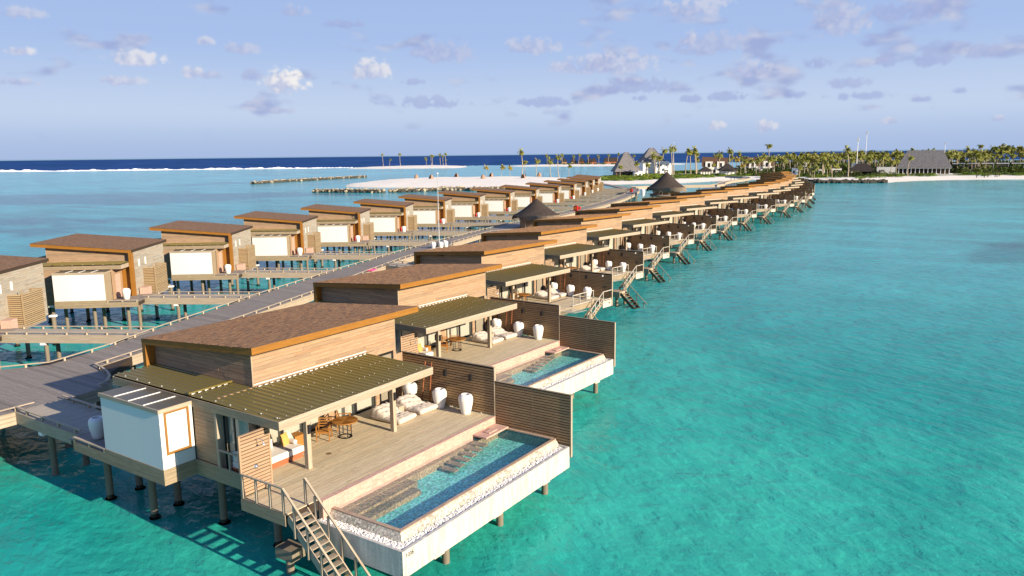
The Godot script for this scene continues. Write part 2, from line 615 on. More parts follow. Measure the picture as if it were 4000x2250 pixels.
func sea_tone(u: float, v: float) -> Color:
	var p := Vector2(u, v)
	var far := side_of_reef(p)
	var n1 := noise.get_noise_2d(u, v)
	var n2 := noise.get_noise_2d(u * 0.25 + 300.0, v * 0.25)
	var n3 := noise2.get_noise_2d(u, v)
	var c := Color(0.012, 0.290, 0.255).lerp(Color(0.040, 0.410, 0.325), clampf(0.5 + n1 * 2.0 + n3 * 0.25, 0, 1))
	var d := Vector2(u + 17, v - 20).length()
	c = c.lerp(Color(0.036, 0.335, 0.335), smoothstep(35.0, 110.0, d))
	# bluer, deeper water on the far left
	var left := smoothstep(-30.0, -75.0, v + u * 0.16)
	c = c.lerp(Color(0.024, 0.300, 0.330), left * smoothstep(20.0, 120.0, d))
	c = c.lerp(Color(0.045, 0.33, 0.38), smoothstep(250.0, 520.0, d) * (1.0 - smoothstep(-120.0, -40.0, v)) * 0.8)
	# dark weed beds
	var w := blot(p, Vector2(150, -270), Vector2(52, 78), 46)
	w = minf(w, blot(p, Vector2(300, -385), Vector2(110, -6), 22) + 0.5)
	w = minf(w, blot(p, Vector2(60, -185), Vector2(30, 60), 25) + 0.25)
	var weed := smoothstep(1.3, 0.35, w + n1 * 0.9 + n3 * 0.3 + noise2.get_noise_2d(u * 0.4, v * 0.15) * 0.7)
	c = c.lerp(Color(0.008, 0.115, 0.165), weed * 0.85)
	w = blot(p, Vector2(118, 19), Vector2(16, 2.5), 6)
	c = c.lerp(Color(0.012, 0.16, 0.17), smoothstep(1.4, 0.4, w + n3 * 0.5) * 0.8)
	# reef flat and the deep ocean
	c = c.lerp(Color(0.07, 0.30, 0.36), smoothstep(-160.0, -30.0, far) * 0.7)
	c = c.lerp(Color(0.028, 0.075, 0.21), smoothstep(-6.0, 10.0, far))
	var n4 := noise2.get_noise_2d(u * 0.55 + 50.0, v * 0.16) * smoothstep(60.0, 160.0, d)  # light and dark of far waves painted into the water colour as streaks
	var k := 1.0 + n3 * 0.14 + n2 * 0.2 + n4 * 0.42
	return Color(c.r * k, c.g * k, c.b * k)


func graded(a0: float, a1: float, step: float, lowest: float, highest: float) -> PackedFloat32Array:
	var l := PackedFloat32Array()
	var x := a0
	var s := step
	while x > lowest:
		s *= 1.042
		x -= s
		l.append(x)
	l.reverse()
	x = a0
	while x < a1:
		l.append(x)
		x += step
	s = step
	while x < highest:
		l.append(x)
		s *= 1.042
		x += s
	l.append(highest)
	return l


func build_sea() -> void:
	var us := graded(-30.0, 90.0, 1.4, -3000.0, 40000.0)
	var vs := graded(-70.0, 40.0, 1.4, -40000.0, 40000.0)
	var mb := MB.new()
	var w := vs.size()
	var ca := cos(0.30)
	var sa := sin(0.30)
	for i in us.size():
		for j in w:
			var u := us[i]
			var v := vs[j]
			mb.v.append(Vector3(v, 0, -u))
			mb.n.append(Vector3.UP)
			mb.uv.append(Vector2((v * ca - u * sa) / 46.0, (v * sa + u * ca) / 24.0))
			mb.c.append(sea_tone(u, v))
	var deep := PackedInt32Array()
	for i in us.size() - 1:
		for j in w - 1:
			var q := i * w + j
			if side_of_reef(Vector2((us[i] + us[i + 1]) * 0.5, (vs[j] + vs[j + 1]) * 0.5)) > 0.0: deep.append_array([q, q + w, q + 1, q + 1, q + w, q + w + 1])
			else: mb.ix.append_array([q, q + w, q + 1, q + 1, q + w, q + w + 1])
	struct("sea", mb, mats.sea, "turquoise lagoon water inside the reef")
	mb.ix = deep
	struct("ocean", mb, mats.ocean, "dark blue ocean beyond the reef, out to the horizon")
	# the surf on the reef: a tumbling white bank, uneven in height and width
	var sf := MB.new()
	var pts := []
	for i in REEF.size() - 1:
		var n := int((REEF[i + 1] - REEF[i]).length() / 5.0)
		for k in n:
			pts.append(REEF[i].lerp(REEF[i + 1], float(k) / n))
	for i in pts.size() - 1:
		var p: Vector2 = pts[i]
		var q: Vector2 = pts[i + 1]
		if p.x > 905.0:
			break
		var o := (q - p).orthogonal().normalized()
		var e := smoothstep(780.0, 690.0, p.x)
		for r in 3:
			if noise.get_noise_2d(i * 3.0, r * 70.0) < -0.22: continue
			var ww := (9.0 + 9.0 * absf(noise.get_noise_1d(i * 9.0 + r * 300.0))) * (0.35 + 0.65 * e)
			var hh := maxf(0.15, (1.5 + 2.2 * noise.get_noise_1d(i * 14.0 + r * 90.0)) * (0.22 + 0.78 * e)) * (1.0 - 0.28 * r)
			var a := p - o * (r * 8.0) + o * rnd.randf_range(-1, 1)
			sf.lathe(Vector3(a.y, -0.2, -a.x), [Vector2(ww * 0.5, 0), Vector2(ww * 0.42, hh * 0.6), Vector2(ww * 0.2, hh * 0.95), Vector2(0.02, hh)], 7)
	var so := obj("surf", sf, mats.surf)
	tag(so, "long line of white surf breaking along the reef edge", "surf", "", "stuff")


func row_boards(p: Pieces, along: int, fixed0: float, fixed1: float, a0: float, a1: float, h0: float, top: Callable, rowh: float, lmin: float, lmax: float) -> void:
	# boards laid level on a wall: along 0 runs in u with v in fixed0..fixed1, along 1 runs in v with u in fixed0..fixed1
	var h := h0
	while true:
		var a := a0
		var any := false
		while a < a1 - 0.02:
			var e := minf(a1, a + rnd.randf_range(lmin, lmax))
			if a1 - e < lmin * 0.5: e = a1
			var t: float = minf(top.call(a), top.call(e))
			if h < t - 0.02:
				any = true
				var pr := rnd.randf_range(0.0, 0.006)
				var ht := minf(h + rowh - 0.008, maxf(t, h + 0.03))
				if along == 0: p.b(a + 0.003, e - 0.003, fixed0 - pr, fixed1 + pr, h, ht)
				else: p.b(fixed0 - pr, fixed1 + pr, a + 0.003, e - 0.003, h, ht)
			a = e
		h += rowh
		if not any or h > 6.0:
			break


func piling(parent: Node3D, u: float, v: float, top: float, base := -6.5, cap := true) -> void:
	# a round concrete pile with a dark wet foot, a rubber collar at the waterline and a pale square head
	if not mats.has("pile_mesh"):
		var a := MB.new()
		a.lathe(Vector3.ZERO, [Vector2(0.15, -2.15), Vector2(0.145, 0)], 12)
		var b := MB.new()
		b.lathe(Vector3.ZERO, [Vector2(0.155, -6.0), Vector2(0.155, -2.25), Vector2(0.15, -2.15)], 12)
		var k := MB.new()
		k.torus(Vector3(0.03, -2.33, 0), 0.2, 0.035, Basis())
		var d := MB.new()
		d.box(Vector3(0, 0.06, 0), Vector3(0.5, 0.14, 0.36))
		mats["pile_mesh"] = [a.mesh(), b.mesh(), k.mesh(), d.mesh()]
	var m: Array = mats.pile_mesh
	var xf := Transform3D(Basis(), Vector3(v, top, -u))
	var o := put("piling", m[0], mats.piling_concrete, parent, xf)
	put("wet_foot", m[1], mats.wet_concrete, o)
	put("rubber_collar", m[2], mats.black_metal, o)
	if cap: put("pile_head", m[3], mats.white_paint, o)


func pane(parent: Node3D, m: Material, u0: float, u1: float, v: float, h0: float, h1: float, called := "pane") -> void:
	var mb := MB.new()
	mb.quad(Vector3(v, h0, -u0), Vector3(v, h0, -u1), Vector3(v, h1, -u1), Vector3(v, h1, -u0))
	obj(called, mb, m, parent)


func sliding_doors(parent: Node3D, u0: float, u1: float, v: float, n: int, curtain: bool) -> void:
	for i in n:
		var a := lerpf(u0, u1, float(i) / n)
		var e := lerpf(u0, u1, float(i + 1) / n)
		var f := MB.new()
		f.b(a, e, v - 0.05, v + 0.03, 0.0, 0.10)
		f.b(a, e, v - 0.05, v + 0.03, 2.16, 2.26)
		f.b(a, a + 0.07, v - 0.045, v + 0.025, 0.102, 2.158)
		f.b(e - 0.07, e, v - 0.045, v + 0.025, 0.102, 2.158)
		var o := obj("sliding_door", f, mats.black_metal, parent)
		pane(o, mats.glass, a + 0.07, e - 0.07, v - 0.01, 0.10, 2.16)
		if curtain:
			var c := MB.new()
			var k := int((e - a) / 0.09)
			for j in k:
				var x0 := lerpf(a + 0.02, e - 0.02, float(j) / k)
				var x1 := lerpf(a + 0.02, e - 0.02, float(j + 1) / k)
				var w0 := v - 0.22 + 0.03 * (j % 2)
				var w1 := v - 0.22 + 0.03 * ((j + 1) % 2)
				c.quad(Vector3(w0, 0.03, -x0), Vector3(w1, 0.03, -x1), Vector3(w1, 2.2, -x1), Vector3(w0, 2.2, -x0))
			obj("curtain", c, mats.curtain, o)


func shingle_mesh(u0: float, u1: float, v0: float, h0: float, v1: float, h1: float) -> ArrayMesh:
	# v0,h0: the low edge; v1,h1: the high edge. Courses of tabs, each a little proud and of its own tone
	if mats.has("shingles%.2f%.2f" % [v0, h0]):
		return mats["shingles%.2f%.2f" % [v0, h0]]
	var mb := MB.new()
	var n := 46
	for i in n:
		var va := lerpf(v0, v1, float(i) / n)
		var vb := lerpf(v0, v1, (i + 1.25) / n)
		var ha := lerpf(h0, h1, float(i) / n)
		var hb := lerpf(h0, h1, (i + 1.25) / n)
		if i == n - 1:
			vb = v1
			hb = h1
		var u := u0 - rnd.randf() * 0.3
		while u < u1:
			var e := minf(u + rnd.randf_range(0.22, 0.36), u1)
			var s := maxf(u, u0)
			var k := rnd.randf_range(0.84, 1.14) * (0.80 if noise2.get_noise_2d(u * 7.5, i * 4.6) > 0.14 else 1.05)
			var w := rnd.randf_range(-0.07, 0.07) + (0.05 if k < 0.85 else 0.0)
			mb.tint = Color(k + w, k, k - w)
			mb.off = Vector2(rnd.randf() * 5, rnd.randf() * 5)
			var t := rnd.randf_range(0.012, 0.022)
			var j := rnd.randf_range(-0.02, 0.02) if i > 0 else 0.0
			mb.quad(Vector3(va - j, ha + t, -s), Vector3(vb, hb + 0.004, -s), Vector3(vb, hb + 0.004, -e), Vector3(va - j, ha + t, -e))
			mb.quad(Vector3(va - j, ha, -e), Vector3(va - j, ha, -s), Vector3(va - j, ha + t, -s), Vector3(va - j, ha + t, -e))
			u = e
	mats["shingles%.2f%.2f" % [v0, h0]] = mb.mesh()
	return mats["shingles%.2f%.2f" % [v0, h0]]


func slope_box(mb: MB, u0: float, u1: float, v0: float, b0: float, t0: float, v1: float, b1: float, t1: float) -> void:  # v0 < v1, bottom and top height at each
	mb.hexa(Vector3(v0, b0, -u0), Vector3(v1, b1, -u0), Vector3(v1, b1, -u1), Vector3(v0, b0, -u1), Vector3(v0, t0, -u0), Vector3(v1, t1, -u0), Vector3(v1, t1, -u1), Vector3(v0, t0, -u1))


func ribbed_sheet(mb: MB, u0: float, u1: float, v0: float, h0: float, v1: float, h1: float, pitch: float) -> void:  # trapezoid ribs running along v
	var n := maxi(1, int(round((u1 - u0) / pitch)))
	var xs := [0.0, 0.52, 0.62, 0.84, 0.94, 1.0]
	var hs := [0.0, 0.0, 0.05, 0.05, 0.0, 0.0]
	for i in n:
		for k in 5:
			var a: float = u0 + (i + xs[k]) * (u1 - u0) / n
			var e: float = u0 + (i + xs[k + 1]) * (u1 - u0) / n
			mb.quad(Vector3(v0, h0 + hs[k], -a), Vector3(v1, h1 + hs[k], -a), Vector3(v1, h1 + hs[k + 1], -e), Vector3(v0, h0 + hs[k + 1], -e))


func build_house(t: Node3D, left: bool, pool: bool, fine: bool, lite: bool) -> void:
	var rs := -3.64 if left else -4.86    # sea end of the main roof
	var hs := 4.83 if left else 4.60
	var rj := -12.05 if left else -12.66  # entrance end
	var hj := 4.08 if left else 4.02
	var ws := -4.69 if left else -5.52    # sea wall
	var low := 2.98 if left else 2.70     # the low roof
	var ru0 := 0.91
	var ru1 := 9.9 if left else 10.9
	var wu0 := 1.40   # near wall of the upper house
	var wu1 := 8.85 if left else 9.83
	var lu0 := -0.72  # edges of the low roof
	var lu1 := 7.84
	var roof_h := func(v: float) -> float: return lerpf(hj, hs, (v - rj) / (rs - rj))
	# --- main roof
	var mb := MB.new()
	slope_box(mb, ru0 + 0.06, ru1 - 0.06, rj + 0.01, hj - 0.24, hj - 0.02, rs - 0.06, hs - 0.26, hs - 0.02)
	var roof := obj("roof", mb, mats.dark_wood, t)
	var sh := put("shingles", shingle_mesh(ru0 - 0.03, ru1 + 0.02, rs + 0.03, hs, rj - 0.02, hj), mats.shingle, roof)
	sh.set_meta("kind", "stuff")
	mb = MB.new()
	mb.b(ru0, ru1, rs - 0.055, rs, hs - 0.29, hs - 0.005)
	obj("fascia", mb, mats.orange_wood, roof)
	for e in [[ru0, ru0 + 0.055], [ru1 - 0.055, ru1]]:
		mb = MB.new()
		slope_box(mb, e[0], e[1], rj, hj - 0.27, hj - 0.005, rs - 0.057, hs - 0.29, hs - 0.007)
		obj("fascia", mb, mats.orange_wood, roof)
	# --- the frame leg at the entrance end
	mb = MB.new()
	mb.b(ru0, wu0, rj + 0.01, rj + 0.26, 0.0, hj - 0.25)
	obj("frame_leg", mb, mats.orange_wood, t)
	# --- upper walls
	var p := pieces(fine, "cladding_board", "cladding", mats.cladding, t, 0.2)
	var low_in := low + 0.08
	row_boards(p, 0, ws - 0.03, ws, wu0 - 0.03, wu1, low_in + 0.02 if not left else 0.0, func(_a): return roof_h.call(ws) - 0.2, 0.157, 1.6, 3.6)
	row_boards(p, 1, wu0 - 0.04, wu0 - 0.01, rj + 0.27, ws - 0.035, low_in + 0.02, func(a): return roof_h.call(a) - 0.2, 0.157, 1.6, 3.4)
	p.done()
	p = pieces(false, "cladding_board", "far_cladding", mats.cladding, t, 0.13)
	row_boards(p, 1, wu1 - 0.03, wu1, rj + 0.25, ws - 0.035, -0.4, func(a): return roof_h.call(a) - 0.2, 0.157, 2.0, 4.0)
	p.done()
	p = pieces(false, "cladding_board", "entrance_cladding", mats.weathered_wood, t, 0.2)
	row_boards(p, 0, rj + 0.02, rj + 0.05, wu0 + 0.01, wu1 - 0.01, -0.4, func(_a): return roof_h.call(rj) - 0.2, 0.157, 0.5, 2.2)
	p.done()
	mb = MB.new()
	mb.b(wu0 - 0.065, wu0 - 0.02, ws - 0.02, ws + 0.012, low_in, roof_h.call(ws) - 0.26)
	mb.b(wu1 - 0.01, wu1 + 0.02, ws - 0.02, ws + 0.012, -0.1, roof_h.call(ws) - 0.26)
	obj("corner_trim", mb, mats.pale_wood, t)
	# core behind the boards, so that no light leaks through the joints
	mb = MB.new()
	slope_box(mb, wu0, wu1 - 0.04, rj + 0.06, low_in, roof_h.call(rj) - 0.25, ws - 0.04, low_in, roof_h.call(ws) - 0.27)
	obj("wall_core", mb, mats.dark_wood, t)
	# --- low roof: ribbed metal sheets over the terrace and the bathroom strip
	var ts := -1.45
	mb = MB.new()
	mb.b(lu0 + 0.04, lu1 - 0.04, ws + 0.01, ts - 0.02, low - 0.16, low - 0.07)
	mb.b(lu0 + 0.04, wu0 - 0.03, rj + 0.3, ws, low - 0.16, low - 0.07)
	var lr := obj("low_roof", mb, mats.dark_wood, t)
	mb = MB.new()
	ribbed_sheet(mb, lu0 + 0.06, lu1 - 0.03, ws + 0.02, low + 0.055, ts - 0.05, low - 0.035, 0.3)
	obj("roof_sheet", mb, mats.metal_roof, lr)
	mb = MB.new()
	ribbed_sheet(mb, lu0 + 0.06, wu0 - 0.04, ws - 1.36, low + 0.055, ws + 0.018, low + 0.05, 0.3)
	obj("roof_sheet", mb, mats.metal_roof, lr)
	mb = MB.new()
	ribbed_sheet(mb, lu0 + 0.06, wu0 - 0.04, rj + 0.32, low + 0.07, ws - 1.42, low + 0.06, 0.3)
	obj("roof_sheet", mb, mats.metal_roof, lr)
	mb = MB.new()
	mb.b(lu0 + 0.06, wu0 - 0.04, ws - 1.47, ws - 1.34, low + 0.10, low + 0.16)
	obj("flashing", mb, mats.metal_roof, lr)
	mb = MB.new()
	for i in 21:
		mb.box(Vector3(ws + 0.12 + 0.02 * (i % 2), low + 0.10, -(wu0 + 0.2 + i * 0.3)), Vector3(0.04, 0.028, 0.15))
	mb.b(wu0 + 0.01, lu1 - 0.03, ws + 0.002, ws + 0.02, low + 0.16, low + 0.19)
	for i in 6:
		mb.box(Vector3(ws - 1.28, low + 0.10, -(lu0 + 0.21 + i * 0.3)), Vector3(0.04, 0.028, 0.15))
	obj("foam_closure", mb, mats.foam_strip, lr).set_meta("kind", "stuff")
	if not lite:
		mb = MB.new()
		for i in 27:
			for j in 4:
				if rnd.randf() < 0.45:
					mb.box(Vector3(lerpf(ws + 0.5, ts - 0.25, j / 3.0), low + 0.09 - 0.022 * j, -(lu0 + 0.27 + i * 0.3)), Vector3(0.022, 0.014, 0.022))
		for i in 12:
			mb.box(Vector3(lerpf(rj + 1.0, ts - 0.3, i / 11.0), low + 0.085 - 0.004 * i, -(lu0 + 0.2)), Vector3(0.06, 0.016, 0.04))
		obj("roof_screws", mb, mats.foam_strip, lr).set_meta("kind", "stuff")
	for k in [[0.0, 0.165], [0.17, 0.335]]:
		mb = MB.new()
		mb.off = Vector2(k[0] * 9, 0.3)
		mb.tint = Color(1, 1, 1) if k[0] > 0 else Color(0.93, 0.92, 0.9)
		mb.b(lu0, lu1, ts - 0.02, ts + 0.02, low - 0.335 + k[0], low - 0.335 + k[1])
		obj("edge_board", mb, mats.pale_wood, lr)
		mb = MB.new()
		mb.off = Vector2(k[0] * 5, 0.7)
		mb.b(lu0, lu0 + 0.04, rj + 0.3, ts - 0.022, low - 0.335 + k[0], low - 0.335 + k[1])
		obj("edge_board", mb, mats.grey_wood, lr)
	mb = MB.new()
	mb.b(lu1 - 0.035, lu1, ws + 0.01, ts - 0.022, low - 0.335, low)
	mb.b(lu0 + 0.04, ru0, rj + 0.28, rj + 0.32, low - 0.335, low + 0.02)
	obj("edge_board", mb, mats.pale_wood, lr)
	# --- bathroom box with white panels and metal roof
	var bs := -6.66
	var bj := -10.85
	p = pieces(fine, "panel", "panel", mats.white_panel, t, 0.03)
	for i in 3:
		p.b(-2.10, -2.06, lerpf(bj + 0.03, bs - 0.03, i / 3.0) + 0.0015, lerpf(bj + 0.03, bs - 0.03, (i + 1) / 3.0) - 0.0015, 0.18, 2.44)
	p.done()
	mb = MB.new()
	mb.b(-2.05, -0.70, bj + 0.02, bs - 0.03, -0.42, 2.44)
	obj("bathroom_box", mb, mats.grey_wood, t)
	mb = MB.new()
	mb.b(-2.10, -0.72, bs - 0.028, bs, 0.18, 0.72)
	mb.b(-2.10, -1.92, bs - 0.028, bs, 0.722, 2.44)
	mb.b(-0.86, -0.72, bs - 0.028, bs, 0.722, 2.44)
	obj("panel", mb, mats.white_panel, t)
	mb = MB.new()
	mb.b(-1.92, -0.86, bs - 0.02, bs + 0.03, 0.722, 0.82)
	mb.b(-1.92, -0.86, bs - 0.02, bs + 0.03, 2.36, 2.44)
	mb.b(-1.92, -1.83, bs - 0.02, bs + 0.03, 0.82, 2.36)
	mb.b(-0.95, -0.86, bs - 0.02, bs + 0.03, 0.82, 2.36)
	var bw := obj("window", mb, mats.window_wood, t)
	mb = MB.new()
	mb.b(-1.83, -0.95, bs - 0.03, bs - 0.012, 0.82, 2.36)
	obj("blind", mb, mats.white_fabric, bw)
	p = pieces(fine, "skirt_board", "skirting", mats.grey_wood, t)
	for k in 3:
		p.b(-2.12, -2.075, bj - 2.6, bj + 2.0, -0.45 + k * 0.21, -0.45 + k * 0.21 + 0.203 if k < 2 else -0.02)
		p.b(-2.12, -2.075, bj + 2.003, bs + 0.03, -0.45 + k * 0.21, -0.45 + k * 0.21 + 0.203)
		p.b(-2.075, -0.72, bs, bs + 0.03, -0.45 + k * 0.21, -0.45 + k * 0.21 + 0.203)
		p.b(-2.12, -2.075, bj + 0.0, bj + 2.0, -0.02, 0.175) if k == 2 else null
	p.done()
	mb = MB.new()
	mb.b(-2.13, -0.70, bj - 0.02, bs + 0.02, 2.445, 2.55)
	mb.b(-2.15, -2.09, bj - 0.03, bs + 0.035, 2.44, 2.60)
	mb.b(-2.088, -0.70, bs - 0.022, bs + 0.035, 2.44, 2.60)
	var br := obj("bathroom_roof", mb, mats.pale_wood, t)
	for i in 4:
		mb = MB.new()
		mb.b(-2.085, -0.71, lerpf(bj, bs - 0.03, i / 4.0) + 0.012, lerpf(bj, bs - 0.03, (i + 1) / 4.0) - 0.012, 2.55, 2.59)
		obj("roof_sheet", mb, mats.bath_roof, br)
		if i > 0:
			mb = MB.new()
			mb.b(-2.08, -0.71, lerpf(bj, bs - 0.03, i / 4.0) - 0.028, lerpf(bj, bs - 0.03, i / 4.0) + 0.028, 2.57, 2.612)
			obj("seam", mb, mats.foam_strip, br)
	# --- entrance: deck, door, side wall
	var ed := bj - 3.12 if not left else -13.4
	p = pieces(fine, "deck_board", "entrance_deck", mats.jetty_wood, t, 0.12)
	var a := -2.07
	while a < 1.8:
		p.b(a, a + 0.137, ed, bj - 0.002, -0.05, -0.015)
		a += 0.143
	p.done()
	mb = MB.new()
	mb.b(-2.0, 1.7, ed + 0.1, bj, -0.42, -0.06)
	mb.b(-0.6, wu1 + 0.2, rj + 0.2, -1.9, -0.42, -0.06)
	obj("substructure", mb, mats.dark_wood, t)
	mb = MB.new()
	mb.b(-0.7, wu0 - 0.005, bj - 0.1, bj - 0.02, 0.0, low - 0.17)
	var ew := obj("entrance_wall", mb, mats.cladding, t)
	mb = MB.new()
	mb.b(wu0 - 0.07, wu0 - 0.005, rj + 0.265, bj - 0.105, 0.0, low - 0.17)
	obj("entrance_side", mb, mats.orange_wood, t)
	mb = MB.new()
	mb.b(-0.1, 0.8, bj - 0.14, bj - 0.1, 0.0, 2.1)
	var dr := obj("door", mb, mats.pink_stone, ew)
	mb = MB.new()
	mb.b(-0.02, 0.02, bj - 0.19, bj - 0.14, 0.95, 1.1)
	obj("handle", mb, mats.chrome, dr)
	for e in [[-2.09, bj - 2.6, bj - 0.05]]:
		mb = MB.new()
		mb.b(e[0] - 0.04, e[0] + 0.09, e[1], e[2], 0.12, 0.17)
		var kr := obj("kerb_rail", mb, mats.pale_wood, t)
		for k in 3:
			mb = MB.new()
			mb.b(e[0] - 0.03, e[0] + 0.06, e[1] + 0.05 + k * 1.2, e[1] + 0.15 + k * 1.2, -0.02, 0.12)
			obj("rail_block", mb, mats.pale_wood, kr)
	# --- slatted shower yard and two narrow windows on the entrance side
	if left or not lite:
		var y1 := rj
		var y0 := rj - 1.0
		p = pieces(false, "slat", "shower_yard_slats", mats.yard_wood, t, 0.15)
		for i in 17:
			var h := -0.3 + i * 0.15
			p.b(3.3, 3.33, y0, y1, h, h + 0.105)
			p.b(3.33, 6.4, y0, y0 + 0.03, h, h + 0.105)
			p.b(6.4, 6.43, y0, y1, h, h + 0.105)
		p.b(3.26, 3.36, y0 - 0.05, y0 + 0.03, -0.35, 2.3)
		p.b(4.2, 4.26, y0 + 0.4, y0 + 0.46, -0.35, 2.4)
		p.done()
		mb = MB.new()
		mb.b(3.335, 3.36, y0 + 0.035, y1, -0.3, 2.2)
		mb.b(3.36, 6.395, y0 + 0.035, y0 + 0.06, -0.3, 2.2)
		obj("shower_yard_backing", mb, mats.dark_wood, t)
		mb = MB.new()
		mb.b(1.9, 6.5, y0, y1, -0.42, -0.32)
		obj("shower_floor", mb, mats.jetty_wood, t)
		for k in 2:
			mb = MB.new()
			mb.b(2.4 + k * 1.5, 2.62 + k * 1.5, rj - 0.04, rj + 0.03, 2.45, 3.1)
			obj("narrow_window", mb, mats.white_panel, t)
	# --- lower rooms: wall with boards, fin, corner glazing, sliding doors
	if left:
		p = pieces(false, "cladding_board", "lower_cladding", mats.cladding, t, 0.13)
		row_boards(p, 1, -0.72, -0.69, bs + 0.035, ws - 0.035, -0.45, func(_a): return low - 0.35, 0.157, 1.5, 2.2)
		row_boards(p, 0, ws - 0.03, ws, -0.69, wu0 - 0.04, -0.45, func(_a): return low - 0.35, 0.157, 1.5, 2.2)
		p.done()
		mb = MB.new()
		mb.b(-0.69, 8.7, bs, ws - 0.04, -0.4, low - 0.17)
		obj("room_block", mb, mats.dark_wood, t)
	if not left:
		p = pieces(fine, "cladding_board", "near_cladding", mats.cladding, t, 0.12)
		row_boards(p, 1, -0.67, -0.64, bs + 0.035, -5.28, 0.20, func(_a): return low - 0.17, 0.157, 1.5, 2.0)
		p.done()
		p = pieces(fine, "skirt_board", "near_skirting", mats.grey_wood, t)
		for k in 3:
			p.b(-0.74, -0.70, bs + 0.035, -2.36, -0.45 + k * 0.215, -0.45 + k * 0.215 + 0.208)
		p.done()
		mb = MB.new()
		mb.b(-0.70, -0.28, -5.27, -5.15, 0.0, low - 0.17)
		obj("fin", mb, mats.pale_wood, t)
		mb = MB.new()
		mb.b(-0.63, 8.35, bs - 0.2, bs + 0.0, 0.0, 2.5)
		mb.b(8.36, 9.8, ws - 0.5, ws - 0.06, 0.0, 2.7)
		obj("room_back", mb, mats.room, t)
		# corner glazing
		for k in 2:
			var v0 := -5.14 + k * 0.62
			var f := MB.new()
			f.b(-0.40, -0.34, v0, v0 + 0.06, 0.0, 2.5)
			f.b(-0.40, -0.34, v0 + 0.06, v0 + 0.62, 0.0, 0.08)
			f.b(-0.40, -0.34, v0 + 0.06, v0 + 0.62, 2.36, 2.5)
			var o := obj("window", f, mats.black_metal, t)
			f = MB.new()
			f.quad(Vector3(v0 + 0.06, 0.08, 0.37), Vector3(v0 + 0.62, 0.08, 0.37), Vector3(v0 + 0.62, 2.36, 0.37), Vector3(v0 + 0.06, 2.36, 0.37))
			obj("pane", f, mats.glass, o)
		mb = MB.new()
		mb.b(-0.20, -0.17, -5.1, -3.9, 0.02, 2.48)
		obj("curtain", mb, mats.curtain, t)
		mb = MB.new()
		mb.b(-0.76, -0.68, -5.12, -3.85, 0.86, 0.92)
		var jr := obj("balustrade", mb, mats.pale_wood, t)
		for k in 3:
			mb = MB.new()
			mb.b(-0.75, -0.69, -5.10 + k * 0.6, -5.04 + k * 0.6, 0.19, 0.86)
			obj("baluster", mb, mats.pale_wood, jr)
		var dv := -5.52
		sliding_doors(t, 0.3, 5.0, dv, 4, true)
		sliding_doors(t, 5.65, 8.3, dv, 2, true)
		mb = MB.new()
		mb.b(5.0, 5.65, dv - 0.08, dv + 0.0, 0.0, 2.26)
		mb.b(8.3, 8.36, dv - 0.08, dv + 0.0, 0.0, 2.26)
		obj("timber_panel", mb, mats.cladding, t)
		mb = MB.new()
		mb.b(-0.3, 8.36, dv - 0.1, dv + 0.012, 2.262, low + 0.075)
		obj("lintel", mb, mats.cladding, t)
		p = pieces(fine, "cladding_board", "end_cladding", mats.cladding, t, 0.13)
		row_boards(p, 0, ws - 0.03, ws, 8.37, 8.60, 0.02, func(_a): return low + 0.09, 0.157, 1.0, 2.0)
		row_boards(p, 0, ws - 0.03, ws, 9.68, 9.82, 0.02, func(_a): return low + 0.09, 0.157, 1.0, 2.0)
		row_boards(p, 0, ws - 0.03, ws, 8.60, 9.68, 2.52, func(_a): return low + 0.09, 0.157, 1.0, 2.0)
		p.done()
		mb = MB.new()
		mb.b(8.61, 8.70, ws - 0.04, ws + 0.02, 0.02, 2.50)
		mb.b(9.58, 9.67, ws - 0.04, ws + 0.02, 0.02, 2.50)
		mb.b(8.70, 9.58, ws - 0.04, ws + 0.02, 2.40, 2.50)
		var ed2 := obj("door", mb, mats.black_metal, t)
		pane(ed2, mats.glass, 8.70, 9.58, ws - 0.01, 0.02, 2.40)
		mb = MB.new()
		mb.b(9.82, 10.24, ws - 0.03, ws + 0.01, 0.0, 2.28)
		obj("filler_panel", mb, mats.cladding, t)
		# posts with a black lamp box each
		for k in 2:
			var pu := 1.26 + k * 4.86
			mb = MB.new()
			mb.b(pu, pu + 0.2, -2.52, -2.32, 0.0, low - 0.335)
			var po := obj("post", mb, mats.pale_wood, t)
			mb = MB.new()
			mb.b(pu + 0.04, pu + 0.16, -2.64, -2.522, 1.45, 1.8)
			mb.b(pu + 0.04, pu + 0.16, -2.318, -2.25, 1.45, 1.8)
			obj("lamp_box", mb, mats.black_metal, po)
		build_terrace(t, pool, fine)
	# --- piles
	var vs := [-9.2, -12.6] if not left else [-9.4, -12.2, -6.0]
	for v in vs:
		piling(t, -1.2, v, -0.45)
	for u in [0.15, 4.2, 8.4]:
		for v in [-3.0, -6.4, -9.6, -12.6]:
			if not (lite and v < -4 and u > 1 and not left):
				piling(t, u, v, -0.5)


